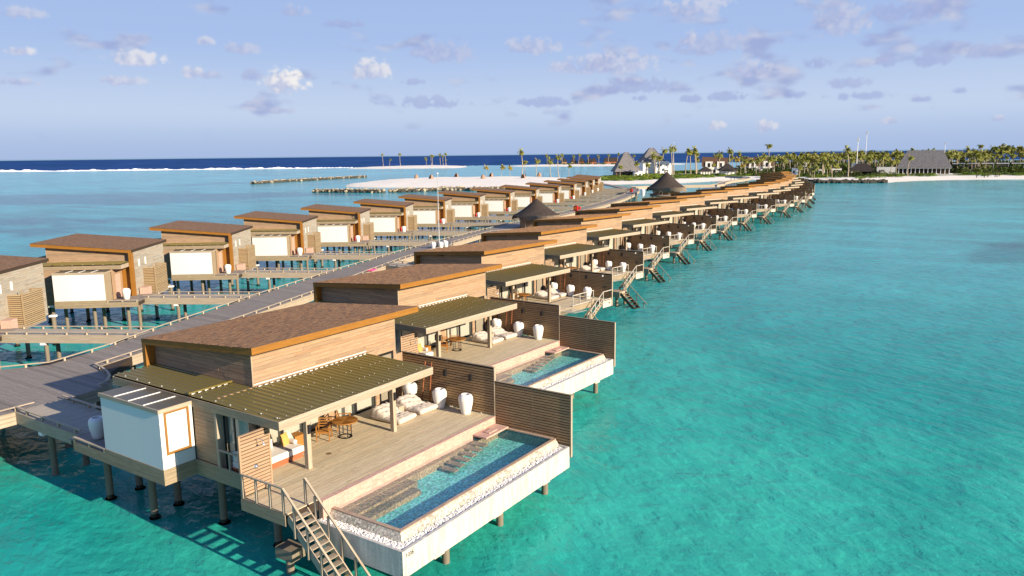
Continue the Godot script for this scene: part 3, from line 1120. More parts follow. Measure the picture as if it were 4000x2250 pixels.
func build_terrace(t: Node3D, pool: bool, fine: bool) -> void:
	var ve := 0.03 if pool else 0.33
	var p := pieces(fine, "deck_board", "deck_boards", mats.deck_wood, t, 0.15)
	var v := -5.46
	while v < ve - 0.02:
		var u0 := -1.80 if v > -2.36 else -0.70
		var u := u0
		while u < 10.24:
			var e := minf(10.24, u + rnd.randf_range(2.2, 4.4))
			if 10.24 - e < 1.0: e = 10.24
			p.b(u + 0.003, e - 0.003, v, minf(v + 0.139, ve), -0.032, 0.0 + rnd.randf_range(-0.003, 0.0))
			u = e
		v += 0.144
	p.done()
	var mb := MB.new()
	mb.b(-1.76, 10.2, -1.88, ve - 0.02, -0.40, -0.036)
	obj("deck_frame", mb, mats.dark_wood, t)
	p = pieces(fine, "edge_board", "deck_edge", mats.grey_wood, t)
	for k in 2:
		p.b(-1.845, -1.805, -2.36, 0.0, -0.42 + k * 0.208, -0.42 + k * 0.208 + 0.2)
		p.b(-1.80, -0.74, -2.40, -2.365, -0.42 + k * 0.208, -0.42 + k * 0.208 + 0.2)
		if not pool: p.b(-1.80, 5.4, ve + 0.002, ve + 0.04, -0.42 + k * 0.208, -0.42 + k * 0.208 + 0.2)
	p.done()
	# shower screen of slats on the near edge, with its rose and tap
	var s := thing_part("shower_screen", t)
	p = pieces(fine, "slat", "slats", mats.cladding, s, 0.12)
	for i in 17:
		p.b(-1.72, -0.52, -2.36, -2.325, 0.06 + i * 0.129, 0.06 + i * 0.129 + 0.098)
	p.done()
	mb = MB.new()
	mb.b(-1.80, -1.725, -2.40, -2.32, 0.0, 2.27)
	mb.b(-0.515, -0.44, -2.40, -2.32, 0.0, 2.27)
	mb.b(-1.80, -0.44, -2.41, -2.31, 2.272, 2.31)
	obj("frame", mb, mats.cladding, s)
	mb = MB.new()
	mb.b(-1.72, -0.52, -2.40, -2.372, 0.02, 2.26)
	obj("backing", mb, mats.dark_wood, s)
	mb = MB.new()
	mb.tube([W0(-1.12, -2.32, 2.02), W0(-1.10, -2.2, 2.06), W0(-1.05, -1.97, 2.05), W0(-1.04, -1.93, 1.94)], [0.012], 8)
	mb.lathe(W0(-1.04, -1.93, 1.88), [Vector2(0.05, 0), Vector2(0.045, 0.03), Vector2(0.012, 0.07)], 12)
	mb.lathe(W0(-1.13, -2.32, 0.98), [Vector2(0.09, -0.02), Vector2(0.09, 0.02), Vector2(0.03, 0.05), Vector2(0.0, 0.08)], 14, Basis(Vector3.BACK, -PI / 2))
	obj("shower_rose", mb, mats.chrome, s)


func thing_part(called: String, parent: Node3D) -> Node3D:
	var o := Node3D.new()
	o.name = called
	parent.add_child(o, true)
	return o


func W0(u: float, v: float, h: float) -> Vector3:
	return Vector3(v, h, -u)


func build_fence(t: Node3D, pool: bool, fine: bool) -> void:
	# privacy screen of level slats along the far side of a terrace; it steps down and runs on past the pool
	var p := pieces(fine, "slat", "slats", mats.slat_wood, t, 0.16)
	var top := 2.31 if pool else 2.09
	var n := int(top / 0.1235)
	for i in n:
		var h := 0.05 + i * 0.1235
		if pool:
			p.b(10.255, 10.285, -5.45, -2.62, h, h + 0.088)
			p.b(10.255, 10.285, -2.612, 0.16, h, h + 0.088)
		else:
			p.b(10.255, 10.285, -5.45, -2.1, h, h + 0.088)
			p.b(10.255, 10.285, -2.092, 1.1, h, h + 0.088)
	if pool:
		for i in 22:
			var h := -1.06 + i * 0.1235
			p.b(10.255, 10.285, 0.24, 2.25, h, h + 0.088)
			p.b(10.255, 10.285, 2.258, 4.24, h, h + 0.088)
	p.done()
	var mb := MB.new()
	mb.b(10.305, 10.335, -5.45, 0.2 if pool else 1.12, 0.02, top)
	if pool: mb.b(10.305, 10.335, 0.202, 4.26, -1.08, 1.66)
	obj("backing", mb, mats.dark_wood, t)
	for v in ([-5.45, -2.62, 0.17, 2.25, 4.25] if pool else [-5.45, -2.1, 1.12]):
		mb = MB.new()
		var lo := -1.14 if pool and v > 0.5 else 0.0
		var hi := 1.665 if pool and v > 0.5 else top
		mb.b(10.287, 10.304, v - 0.03, v + 0.03, lo, hi - 0.004)
		if v > 4.0 or (not pool and v > 1.0) or absf(v - 0.17) < 0.1:
			mb.b(10.23, 10.35, v + 0.01, v + 0.055, (-1.14 if v > 4 else (0.0 if pool else -0.55)), hi + 0.005)
		obj("fence_post", mb, mats.pale_wood, t)
	mb = MB.new()
	mb.b(10.235, 10.345, -5.5, 0.18 if pool else 1.125, top + 0.006, top + 0.04)
	if pool: mb.b(10.235, 10.345, 0.23, 4.3, 1.672, 1.70)
	obj("cap_rail", mb, mats.grey_wood, t)
	for v in ([-2.68, -1.15] if pool else [-4.5, -2.96, -1.4]):
		mb = MB.new()
		mb.b(10.14, 10.25, v - 0.07, v + 0.07, 1.5, 1.81)
		obj("lamp_box", mb, mats.black_metal, t)
	if not pool:
		mb = MB.new()
		mb.torus(W0(10.2, 0.42, 0.94), 0.1, 0.035, Basis(Vector3.RIGHT, PI / 2), 14, 6)
		obj("shower_tap", mb, mats.ceramic, t)
		mb = MB.new()
		mb.tube([W0(10.25, 0.3, 1.95), W0(10.1, 0.3, 1.95), W0(10.1, 0.3, 1.86)], [0.03], 6)
		mb.b(10.06, 10.14, 0.22, 0.38, 1.84, 1.87)
		obj("shower_rose", mb, mats.ceramic, t)


func build_pool(t: Node3D, fine: bool) -> void:
	var mb := MB.new()
	# concrete tank: the outer walls rise to a gutter rim, the inner tiled walls stand higher
	mb.b(-0.67, 10.2, 4.12, 4.24, -1.60, -0.645)
	mb.b(-0.67, -0.57, 0.05, 4.118, -1.60, -0.645)
	mb.b(-0.568, 10.2, 0.05, 4.118, -1.60, -1.38)
	mb.b(10.1, 10.2, 3.3, 4.118, -1.38, -0.645)
	obj("concrete_tank", mb, mats.concrete, t)
	mb = MB.new()
	mb.hexa(W0(-0.2, 3.44, -0.76), W0(-0.2, 3.80, -0.76), W0(10.18, 3.80, -0.76), W0(10.18, 3.44, -0.76), W0(0.0, 3.44, -0.45), W0(0.0, 3.56, -0.45), W0(10.18, 3.56, -0.45), W0(10.18, 3.44, -0.45))
	mb.hexa(W0(-0.2, 0.29, -0.76), W0(-0.2, 3.438, -0.76), W0(0.13, 3.438, -0.76), W0(0.13, 0.29, -0.76), W0(0.0, 0.29, -0.45), W0(0.0, 3.438, -0.45), W0(0.13, 3.438, -0.45), W0(0.13, 0.29, -0.45))
	obj("outer_tiles", mb, mats.buff_tile, t)
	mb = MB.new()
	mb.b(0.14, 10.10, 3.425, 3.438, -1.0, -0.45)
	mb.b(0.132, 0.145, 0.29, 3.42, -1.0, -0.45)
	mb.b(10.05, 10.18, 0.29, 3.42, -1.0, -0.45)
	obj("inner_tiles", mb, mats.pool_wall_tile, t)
	mb = MB.new()
	mb.b(0.132, 10.06, 0.29, 3.43, -1.1, -0.93)
	obj("pool_floor", mb, mats.pool_tile, t)
	mb = MB.new()
	mb.b(0.146, 10.04, 0.27, 0.52, -0.95, -0.60)
	mb.b(0.146, 3.75, 0.522, 1.05, -0.95, -0.63)
	mb.b(0.146, 3.45, 1.052, 1.5, -0.95, -0.74)
	obj("ledge", mb, mats.ledge_tile, t)
	for i in 6:
		mb = MB.new()
		var u := 8.25 - i * 0.47
		mb.b(u - 0.34, u, 0.53 + i * 0.03, 1.25 + i * 0.04, -0.56 - i * 0.055, -0.51 - i * 0.055)
		obj("pool_step", mb, mats.ledge_tile, t)
	# water with a slightly rippled face
	mb = MB.new()
	mb.quad(W0(0.14, 0.28, -0.475), W0(0.14, 3.43, -0.475), W0(10.06, 3.43, -0.475), W0(10.06, 0.28, -0.475))
	obj("water", mb, mats.pool_water, t)
	# coping slabs
	var p := pieces(fine, "coping_slab", "coping", mats.coping_stone, t, 0.12)
	var u := 0.0
	while u < 10.1:
		var e := minf(u + 0.6, 10.18)
		p.b(u + 0.002, e - 0.002, 3.42, 3.572, -0.448, -0.40)
		u += 0.6
	var v := 0.27
	while v < 3.4:
		var e2 := minf(v + 0.6, 3.416)
		p.b(-0.004, 0.15, v + 0.002, e2 - 0.002, -0.448, -0.40)
		p.b(10.04, 10.22, v + 0.002, e2 - 0.002, -0.448, -0.398)
		v += 0.6
	p.done()
	# pink stone edge of the deck: slabs on top, slabs on the riser
	p = pieces(fine, "stone_slab", "stone_edge", mats.pink_stone, t, 0.08)
	u = -0.39
	while u < 10.15:
		var e3 := minf(u + 0.62, 10.22)
		p.b(u + 0.002, e3 - 0.002, 0.035, 0.27, -0.05, 0.006)
		p.b(u + 0.002, e3 - 0.002, 0.235, 0.262, -0.62 if u > 0.1 else -0.80, -0.052)
		u += 0.62
	p.b(-0.39, -0.365, 0.035, 0.232, -0.80, -0.052)
	p.done()
	mb = MB.new()
	mb.b(-0.36, 10.2, 0.04, 0.232, -1.378, -0.055)
	obj("riser_core", mb, mats.dark_wood, t)
	mb = MB.new()
	mb.b(8.44, 10.18, 0.272, 1.02, -0.40, -0.33)
	var pl := obj("stone_platform", mb, mats.pink_stone, t)
	mb = MB.new()
	mb.b(8.9, 9.5, 0.55, 0.85, -0.328, -0.28)
	obj("stone_tray", mb, mats.pink_stone, pl)
	# white pebbles in the gutter
	var pm := MB.new()
	pm.lathe(Vector3.ZERO, [Vector2(0.001, -0.03), Vector2(0.045, -0.012), Vector2(0.05, 0.01), Vector2(0.028, 0.034), Vector2(0.001, 0.04)], 6)
	var mm := MultiMesh.new()
	mm.transform_format = MultiMesh.TRANSFORM_3D
	mm.use_colors = true
	mm.mesh = pm.mesh()
	mm.instance_count = 2600
	for i in 2600:
		var q: Vector3
		if i < 1800: q = W0(rnd.randf_range(-0.54, 10.05), rnd.randf_range(3.76, 4.10), rnd.randf_range(-0.735, -0.70))
		else: q = W0(rnd.randf_range(-0.55, -0.18), rnd.randf_range(0.08, 4.05), rnd.randf_range(-0.735, -0.70))
		mm.set_instance_transform(i, Transform3D(Basis(Vector3.UP, rnd.randf() * TAU).scaled(Vector3(rnd.randf_range(0.6, 1.3), rnd.randf_range(0.7, 1.2), rnd.randf_range(0.6, 1.1))), q))
		var k := rnd.randf_range(0.85, 1.05)
		mm.set_instance_color(i, Color(k, k * 0.97, k * 0.93))
	var mi := MultiMeshInstance3D.new()
	mi.name = "pebbles"
	mi.multimesh = mm
	mi.material_override = mats.pebble
	mi.set_meta("kind", "stuff")
	t.add_child(mi, true)
	mb = MB.new()
	mb.b(-0.568, 10.09, 3.45, 4.118, -1.378, -0.755)
	mb.b(-0.568, 0.1, 0.06, 3.445, -1.378, -0.755)
	obj("gutter_bed", mb, mats.piling_concrete, t)
	for k in 6:
		piling(t, 0.9 + k * 1.75, 3.3 if k % 2 else 2.6, -1.62)
	for k in 3:
		mb = MB.new()
		mb.b(1.2 + k * 3.6, 1.75 + k * 3.6, 2.2, 4.0, -1.85, -1.602)
		obj("tank_beam", mb, mats.concrete, t)


func pool_number(t: Node3D, text: String) -> void:
	var tm := TextMesh.new()
	tm.text = text
	var sf := SystemFont.new()
	sf.font_names = PackedStringArray(["Droid Sans"])
	tm.font = sf
	tm.font_size = 32
	tm.pixel_size = 0.0058
	tm.depth = 0.008
	put("number_lettering", tm, mats.black_metal, t, Transform3D(Basis(Vector3.UP, PI / 2), W0(-0.33, 4.246, -0.845)))


func build_pool_stairs(t: Node3D) -> void:
	var mb: MB
	for k in 2:
		mb = MB.new()
		var u := -1.73 + k * 0.80
		mb.beam(W0(u, 0.0, -0.14), W0(u, 3.45, -3.38), 0.045, 0.26)
		obj("stringer", mb, mats.pale_wood, t)
	for i in 16:
		mb = MB.new()
		mb.off = Vector2(i * 0.7, i * 0.3)
		mb.tint = Color(1, 1, 1) * (1.0 - 0.03 * i) if i < 9 else Color(0.62, 0.66, 0.42)
		mb.b(-1.70, -0.96, 0.04 + i * 0.211, 0.29 + i * 0.211, -0.24 - i * 0.198, -0.20 - i * 0.198)
		obj("tread", mb, mats.pale_wood, t)
	# the near rail starts along the deck edge and then follows the stairs; the far rail starts at the head of the stairs
	mb = MB.new()
	mb.beam(W0(-1.80, -2.3, 0.93), W0(-1.80, -0.08, 0.93), 0.075, 0.05)
	mb.beam(W0(-1.80, -0.09, 0.93), W0(-1.80, 3.2, -2.16), 0.075, 0.05)
	obj("handrail", mb, mats.pale_wood, t)
	mb = MB.new()
	mb.beam(W0(-0.87, -0.05, 0.98), W0(-0.87, 3.25, -2.12), 0.075, 0.05)
	obj("handrail", mb, mats.pale_wood, t)
	mb = MB.new()
	mb.b(-1.84, -1.77, -2.3, -0.06, 0.002, 0.045)
	obj("bottom_rail", mb, mats.grey_wood, t)
	for v in [-2.26, -1.52, -0.78, -0.10]:
		mb = MB.new()
		mb.b(-1.835, -1.765, v - 0.035, v + 0.035, 0.045, 0.905)
		obj("baluster", mb, mats.pale_wood, t)
	for i in 5:
		var v := 0.42 + i * 0.62
		var h := 0.93 - (v + 0.09) * 0.939
		for u in [-1.80, -0.87]:
			mb = MB.new()
			mb.b(u - 0.035, u + 0.035, v - 0.035, v + 0.035, h - 1.2, h - 0.03)
			obj("baluster", mb, mats.pale_wood, t)
	mb = MB.new()
	mb.b(-0.905, -0.835, -0.09, -0.02, 0.002, 0.95)
	obj("baluster", mb, mats.pale_wood, t)


func build_deck_stairs(t: Node3D) -> void:
	# stairs of the villas without a pool: railing and gate on the deck edge, a flight along the edge, a landing on a pile, a flight into the water
	var mb := MB.new()
	var h0 := 0.92
	mb.beam(W0(5.5, 0.38, h0), W0(8.6, 0.38, h0), 0.06, 0.05)
	mb.beam(W0(5.5, 0.38, 0.1), W0(8.6, 0.38, 0.1), 0.05, 0.05)
	obj("railing", mb, mats.white_wood, t)
	for i in 4:
		mb = MB.new()
		mb.b(5.47 + i * 1.02, 5.53 + i * 1.02, 0.35, 0.41, 0.0, h0 - 0.025)
		obj("baluster", mb, mats.white_wood, t)
	mb = MB.new()
	mb.b(8.75, 10.22, 0.33, 1.1, -0.06, 0.0)
	mb.b(5.4, 8.74, 0.345, 0.38, -0.42, 0.0)
	obj("deck_extension", mb, mats.grey_wood, t)
	mb = MB.new()
	mb.b(8.85, 10.22, 1.102, 1.14, -0.55, 0.0)
	var g := obj("edge_panel", mb, mats.white_wood, t)
	mb = MB.new()
	mb.b(9.75, 9.97, 1.14, 1.15, -0.30, -0.20)
	obj("number_plate", mb, mats.black_metal, g)
	mb = MB.new()
	mb.beam(W0(10.2, 1.12, 0.80), W0(8.9, 1.12, 0.80), 0.06, 0.05)
	mb.beam(W0(8.92, 1.12, 0.80), W0(6.55, 1.12, -0.72), 0.06, 0.05)
	mb.beam(W0(10.2, 1.12, 0.1), W0(8.9, 1.12, 0.1), 0.05, 0.05)
	mb.beam(W0(8.92, 1.12, 0.25), W0(6.6, 1.12, -1.2), 0.05, 0.05)
	obj("handrail", mb, mats.white_wood, t)
	for i in 5:
		var u := 8.9 - i * 0.6
		var h := 0.80 - i * 0.59 * 0.641
		mb = MB.new()
		mb.b(u - 0.03, u + 0.03, 1.09, 1.15, h - 0.85, h - 0.02)
		obj("baluster", mb, mats.white_wood, t)
	for k in 2:
		mb = MB.new()
		mb.beam(W0(8.85, 0.42 + k * 0.66, -0.12), W0(6.5, 0.42 + k * 0.66, -1.55), 0.04, 0.24)
		obj("stringer", mb, mats.grey_wood, t)
	for i in 7:
		mb = MB.new()
		mb.b(8.5 - i * 0.33, 8.78 - i * 0.33, 0.40, 1.10, -0.24 - i * 0.19, -0.20 - i * 0.19)
		obj("tread", mb, mats.grey_wood, t)
	mb = MB.new()
	mb.b(5.35, 6.72, 0.1, 1.38, -1.92, -1.36)
	obj("landing", mb, mats.pale_wood, t)
	piling(t, 5.85, 0.75, -1.93, -6.5, false)
	piling(t, 6.9, 1.05, -0.6, -6.5, false)
	for k in 2:
		mb = MB.new()
		mb.beam(W0(5.45 + k * 0.95, 1.38, -1.5), W0(5.45 + k * 0.95, 3.4, -3.3), 0.06, 0.3)
		obj("stringer", mb, mats.wet_wood, t)
	for i in 6:
		mb = MB.new()
		mb.tint = Color(1, 1, 1) * (0.9 - 0.13 * i)
		mb.b(5.5, 6.36, 1.42 + i * 0.28, 1.68 + i * 0.28, -1.62 - i * 0.245, -1.57 - i * 0.245)
		obj("tread", mb, mats.wet_wood if i > 2 else mats.grey_wood, t)
	mb = MB.new()
	mb.beam(W0(6.5, 1.25, -0.25), W0(6.5, 3.8, -2.5), 0.06, 0.05)
	obj("handrail", mb, mats.grey_wood, t)
	for i in 3:
		mb = MB.new()
		var v := 1.75 + i * 0.85
		mb.b(6.47, 6.53, v - 0.03, v + 0.03, -0.35 - (v - 1.2) * 0.863 - 1.0, -0.37 - (v - 1.2) * 0.863)
		obj("baluster", mb, mats.grey_wood, t)


# ---------------------------------------------------------------- furniture

func make_vase(label: String) -> Node3D:
	var t := thing("vase", label, "vase")
	var mb := MB.new()
	var prof := []
	for k in [[0.0, 0.205], [0.02, 0.225], [0.15, 0.255], [0.40, 0.315], [0.64, 0.35], [0.78, 0.345], [0.88, 0.30], [0.93, 0.235], [0.945, 0.20], [0.93, 0.165], [0.8, 0.16]]:
		prof.append(Vector2(k[1], k[0]))
	mb.lathe(Vector3.ZERO, prof, 28)
	obj("body", mb, mats.ceramic, t)
	mb = MB.new()
	mb.lathe(Vector3.ZERO, [Vector2(0.165, 0.84), Vector2(0.001, 0.835)], 16)
	obj("opening", mb, mats.black_metal, t)
	return t


func make_beanbag() -> Node3D:
	# a soft lounger: a thick pillow with a raised head at -v
	var t := thing("beanbag_lounger", "cream fabric lounger", "beanbag")
	var mb := MB.new()
	var fn := FastNoiseLite.new()
	fn.seed = 31
	fn.frequency = 1.7
	var n := 22
	var m := 30
	for s in 2:
		var k := mb.v.size()
		for i in n + 1:
			for j in m + 1:
				var x := lerpf(-1, 1, float(i) / n)
				var y := lerpf(-1, 1, float(j) / m)
				var ed := pow(maxf(0.0, 1.0 - pow(absf(x), 8.0)), 0.5) * pow(maxf(0.0, 1.0 - pow(absf(y), 14.0)), 0.5)
				var back := clampf((y + 0.15) / 1.0, 0.0, 1.0)
				var th := 0.29 + 0.31 * back - 0.07 * exp(-14.0 * y * y)
				var wr := fn.get_noise_2d(x * 1.1 + y * 0.4, y * 3.2) * 0.07 + 0.03 * sin(y * 19.0 + x * 3.0 + 3.0 * fn.get_noise_2d(x * 2.0, y)) * smoothstep(0.75, 0.1, absf(y - 0.1))
				var h := 0.0
				if s == 0: h = 0.17 + (th - 0.17 + wr) * ed
				else: h = 0.17 - 0.165 * ed
				var sx := 0.64 * (1.0 - 0.05 * back) * (0.97 + 0.05 * ed)
				var px := x * sx
				var pv := -y * 0.88 - 0.12 * back * (h - 0.2)
				mb.v.append(Vector3(pv, h, -px))
				mb.n.append(Vector3.UP)
				mb.uv.append(Vector2(x, y))
				mb.c.append(Color.WHITE)
		for i in n:
			for j in m:
				var q := k + i * (m + 1) + j
				if s == 0: mb.ix.append_array([q, q + m + 1, q + 1, q + 1, q + m + 1, q + m + 2])
				else: mb.ix.append_array([q, q + 1, q + m + 1, q + 1, q + m + 2, q + m + 1])
	var st := SurfaceTool.new()
	st.create_from(mb.mesh(), 0)
	st.generate_normals()
	put("cushion_body", st.commit(), mats.cushion_fabric, t)
	mb = MB.new()
	mb.tube([W0(-0.6, -0.85, 0.18), W0(-0.62, 0.0, 0.175), W0(-0.6, 0.85, 0.18), W0(0, 0.88, 0.18), W0(0.6, 0.85, 0.18), W0(0.62, 0, 0.175), W0(0.6, -0.85, 0.18)], [0.012], 5)
	obj("piping", mb, mats.cushion_fabric, t)
	return t


func make_table() -> Node3D:
	var t := thing("dining_table", "round teak dining table", "table")
	# wedge boards of the top run at right angles to each other, inside a round rim
	for k in 6:
		var mb := MB.new()
		mb.tint = [Color(0.62, 0.55, 0.42), Color(1.15, 1.15, 1.15)][k % 2]
		for j in 4:
			var a := TAU * (k * 4 + j) / 24.0
			var b := TAU * (k * 4 + j + 1) / 24.0
			mb.off = Vector2(k * 1.3, j * 0.2)
			mb.tri(Vector3(0, 0.745, 0), Vector3(cos(b) * 0.50, 0.745, sin(b) * 0.50), Vector3(cos(a) * 0.50, 0.745, sin(a) * 0.50))
			mb.tri(Vector3(0, 0.715, 0), Vector3(cos(a) * 0.50, 0.715, sin(a) * 0.50), Vector3(cos(b) * 0.50, 0.715, sin(b) * 0.50))
		obj("top_wedge", mb, mats.teak, t)
	var r := MB.new()
	r.lathe(Vector3.ZERO, [Vector2(0.50, 0.71), Vector2(0.565, 0.71), Vector2(0.57, 0.73), Vector2(0.565, 0.748), Vector2(0.50, 0.748)], 36)
	obj("rim", r, mats.teak, t)
	for k in 4:
		var mb := MB.new()
		var a := TAU * k / 4.0 + 0.4
		mb.tube([Vector3(cos(a) * 0.27, 0.02, sin(a) * 0.27), Vector3(cos(a) * 0.27, 0.71, sin(a) * 0.27)], [0.025], 8)
		obj("leg", mb, mats.dark_metal, t)
	r = MB.new()
	r.torus(Vector3(0, 0.02, 0), 0.27, 0.025, Basis(), 28, 8)
	obj("base_ring", r, mats.dark_metal, t)
	return t


func make_chair() -> Node3D:
	# a low teak armchair that faces +v
	var t := thing("teak_armchair", "slatted teak armchair", "chair")
	var mb: MB
	for s in [-1, 1]:
		mb = MB.new()
		mb.beam(W0(s * 0.27, 0.24, 0.0), W0(s * 0.27, 0.22, 0.62), 0.045, 0.045)
		obj("leg", mb, mats.teak, t)
		mb = MB.new()
		mb.beam(W0(s * 0.27, -0.33, 0.0), W0(s * 0.27, -0.22, 0.40), 0.045, 0.05)
		mb.beam(W0(s * 0.27, -0.22, 0.38), W0(s * 0.27, -0.36, 0.86), 0.045, 0.045)
		obj("leg", mb, mats.teak, t)
		mb = MB.new()
		mb.beam(W0(s * 0.27, 0.27, 0.64), W0(s * 0.27, -0.31, 0.63), 0.06, 0.03)
		obj("armrest", mb, mats.teak, t)
	for i in 6:
		mb = MB.new()
		mb.b(-0.26, 0.26, -0.22 + i * 0.078, -0.155 + i * 0.078, 0.40, 0.42)
		obj("seat_slat", mb, mats.teak, t)
	mb = MB.new()
	mb.b(-0.25, 0.25, 0.215, 0.245, 0.34, 0.40)
	mb.b(-0.25, 0.25, -0.24, -0.21, 0.34, 0.40)
	obj("seat_frame", mb, mats.teak, t)
	for i in 4:
		mb = MB.new()
		var h := 0.50 + i * 0.105
		var v := -0.22 - (h - 0.38) * 0.29
		mb.b(-0.25, 0.25, v - 0.012, v + 0.012, h, h + 0.05)
		obj("back_slat", mb, mats.teak, t)
	return t


func make_daybed() -> Node3D:
	var t := thing("daybed", "", "daybed")
	var mb := MB.new()
	mb.b(-0.55, 2.12, -1.05, 0.0, 0.16, 0.24)
	mb.b(-0.5, 2.05, -1.0, -0.05, 0.0, 0.16)
	obj("base", mb, mats.red_wood, t)
	mb = MB.new()
	for k in 3:
		var o := 0.02 * k
		mb.b(-0.53 + o, 2.10 - o, -1.04 + o, -0.01 - o, 0.245 + 0.0, 0.46 + 0.012 * k)
	obj("mattress", mb, mats.white_fabric, t)
	mb = MB.new()
	mb.b(-0.5, 1.2, -1.04, -0.84, 0.49, 0.86)
	obj("back_cushion", mb, mats.white_fabric, t)
	return t


func pillow(label: String, m: Material, at: Vector3, lean: Basis, called := "scatter_cushion") -> Node3D:
	var mb := MB.new()
	var n := 12
	for s in [1.0, -1.0]:
		var k := mb.v.size()
		for i in n + 1:
			for j in n + 1:
				var x := lerpf(-1, 1, float(i) / n)
				var y := lerpf(-1, 1, float(j) / n)
				var th := 0.085 * pow(maxf(0.0, (1 - x * x) * (1 - y * y)), 0.5)
				var r := 1.0 - 0.06 * (1.0 - absf(x * y))
				mb.v.append(at + lean * Vector3(x * 0.25 * r, y * 0.25 * r, s * th))
				mb.n.append(lean * Vector3(x * 0.4, y * 0.4, s).normalized())
				mb.uv.append(Vector2(x, y))
				mb.c.append(Color.WHITE)
		for i in n:
			for j in n:
				var q := k + i * (n + 1) + j
				if s < 0: mb.ix.append_array([q, q + n + 1, q + 1, q + 1, q + n + 1, q + n + 2])
				else: mb.ix.append_array([q, q + 1, q + n + 1, q + 1, q + n + 2, q + n + 1])
	var o := obj(called, mb, m)
	tag(o, label, "cushion")
	return o


func make_ring() -> Node3D:
	var t := thing("life_ring", "orange life ring", "life ring")
	var mb := MB.new()
	mb.torus(Vector3.ZERO, 0.29, 0.075, Basis(Vector3.RIGHT, PI / 2), 28, 10)
	obj("ring", mb, mats.ring_orange, t)
	for k in 4:
		mb = MB.new()
		var a := TAU * k / 4.0 + 0.7
		var d := Vector3(cos(a), sin(a), 0)
		mb.torus(d * 0.29, 0.062, 0.024, Basis(Vector3(0, 0, 1), a) * Basis(Vector3.RIGHT, 0.0), 10, 6)
		obj("band", mb, mats.white_paint, t)
	var pts := []
	for i in 17:
		var a := TAU * i / 16.0
		pts.append(Vector3(cos(a), sin(a), 0) * (0.40 if i % 4 else 0.36))
	mb = MB.new()
	mb.tube(pts, [0.01], 5)
	obj("grab_rope", mb, mats.white_fabric, t)
	return t


func make_ladder() -> Node3D:
	var t := thing("towel_ladder", "", "ladder")
	for s in [-1, 1]:
		var mb := MB.new()
		mb.beam(W0(-0.3, s * 0.24, 0.0), W0(0.0, s * 0.2, 2.05), 0.04, 0.05)
		obj("rail", mb, mats.red_wood, t)
	for i in 5:
		var mb := MB.new()
		var h := 0.35 + i * 0.38
		mb.tube([W0(-0.3 + 0.3 * h / 2.05, -0.22, h), W0(-0.3 + 0.3 * h / 2.05, 0.22, h)], [0.018], 6)
		obj("rung", mb, mats.red_wood, t)
	return t


func make_crate(label: String, s: Vector3, m: Material) -> Node3D:
	var t := thing("wooden_cube", label, "side table")
	var p := pieces(true, "board", "boards", m, t)
	for i in 3:
		p.box(Vector3(lerpf(-s.x, s.x, (i + 0.5) / 3.0) * 0.5, s.y - 0.015, 0), Vector3(s.x / 3.0 - 0.008, 0.03, s.z))
	var mb := MB.new()
	mb.box(Vector3(0, (s.y - 0.032) * 0.5, 0), Vector3(s.x - 0.02, s.y - 0.034, s.z - 0.02))
	obj("body", mb, m, t)
	return t


const JL := [Vector2(-40, -30), Vector2(-16, -31), Vector2(1.49, -28.85), Vector2(3.58, -27.5), Vector2(7.53, -28.73), Vector2(13, -31.2), Vector2(18.64, -33.5), Vector2(24.66, -35.9), Vector2(39.5, -41.3), Vector2(52.65, -45.5), Vector2(66.4, -49.6), Vector2(79, -52.6), Vector2(91.8, -55.8), Vector2(121.5, -61.5), Vector2(131.3, -63.8), Vector2(153, -69), Vector2(173, -75), Vector2(194, -82), Vector2(215, -90), Vector2(235, -100)]
const JR := [Vector2(-40, -18.5), Vector2(-16, -19.5), Vector2(-0.7, -19.9), Vector2(1.7, -19.95), Vector2(2.6, -20.1), Vector2(3.3, -20.5), Vector2(3.9, -21.3), Vector2(4.3, -22.3), Vector2(4.6, -23.4), Vector2(4.8, -24.6), Vector2(8.3, -25.65), Vector2(13, -27.1), Vector2(19.2, -29.2), Vector2(27.5, -32.2), Vector2(40, -37.3), Vector2(50, -41.2), Vector2(56, -42.9), Vector2(58, -43.4), Vector2(63, -44.2), Vector2(66, -46.4), Vector2(76.3, -49.4), Vector2(82, -50.8), Vector2(85, -48.6), Vector2(88, -45.6), Vector2(94, -45.0), Vector2(97, -48.5), Vector2(100, -54.4), Vector2(131.6, -60.5), Vector2(147.6, -64.4), Vector2(172, -71.2), Vector2(194, -78.5), Vector2(215, -86.6), Vector2(235, -96.4)]


func plank_hexa(mb: MB, u0: float, u1: float, vl0: float, vl1: float, vr0: float, vr1: float, b: float, t: float) -> void:
	mb.hexa(W(u0, vl0, b), W(u0, vr0, b), W(u1, vr1, b), W(u1, vl1, b), W(u0, vl0, t), W(u0, vr0, t), W(u1, vr1, t), W(u1, vl1, t))


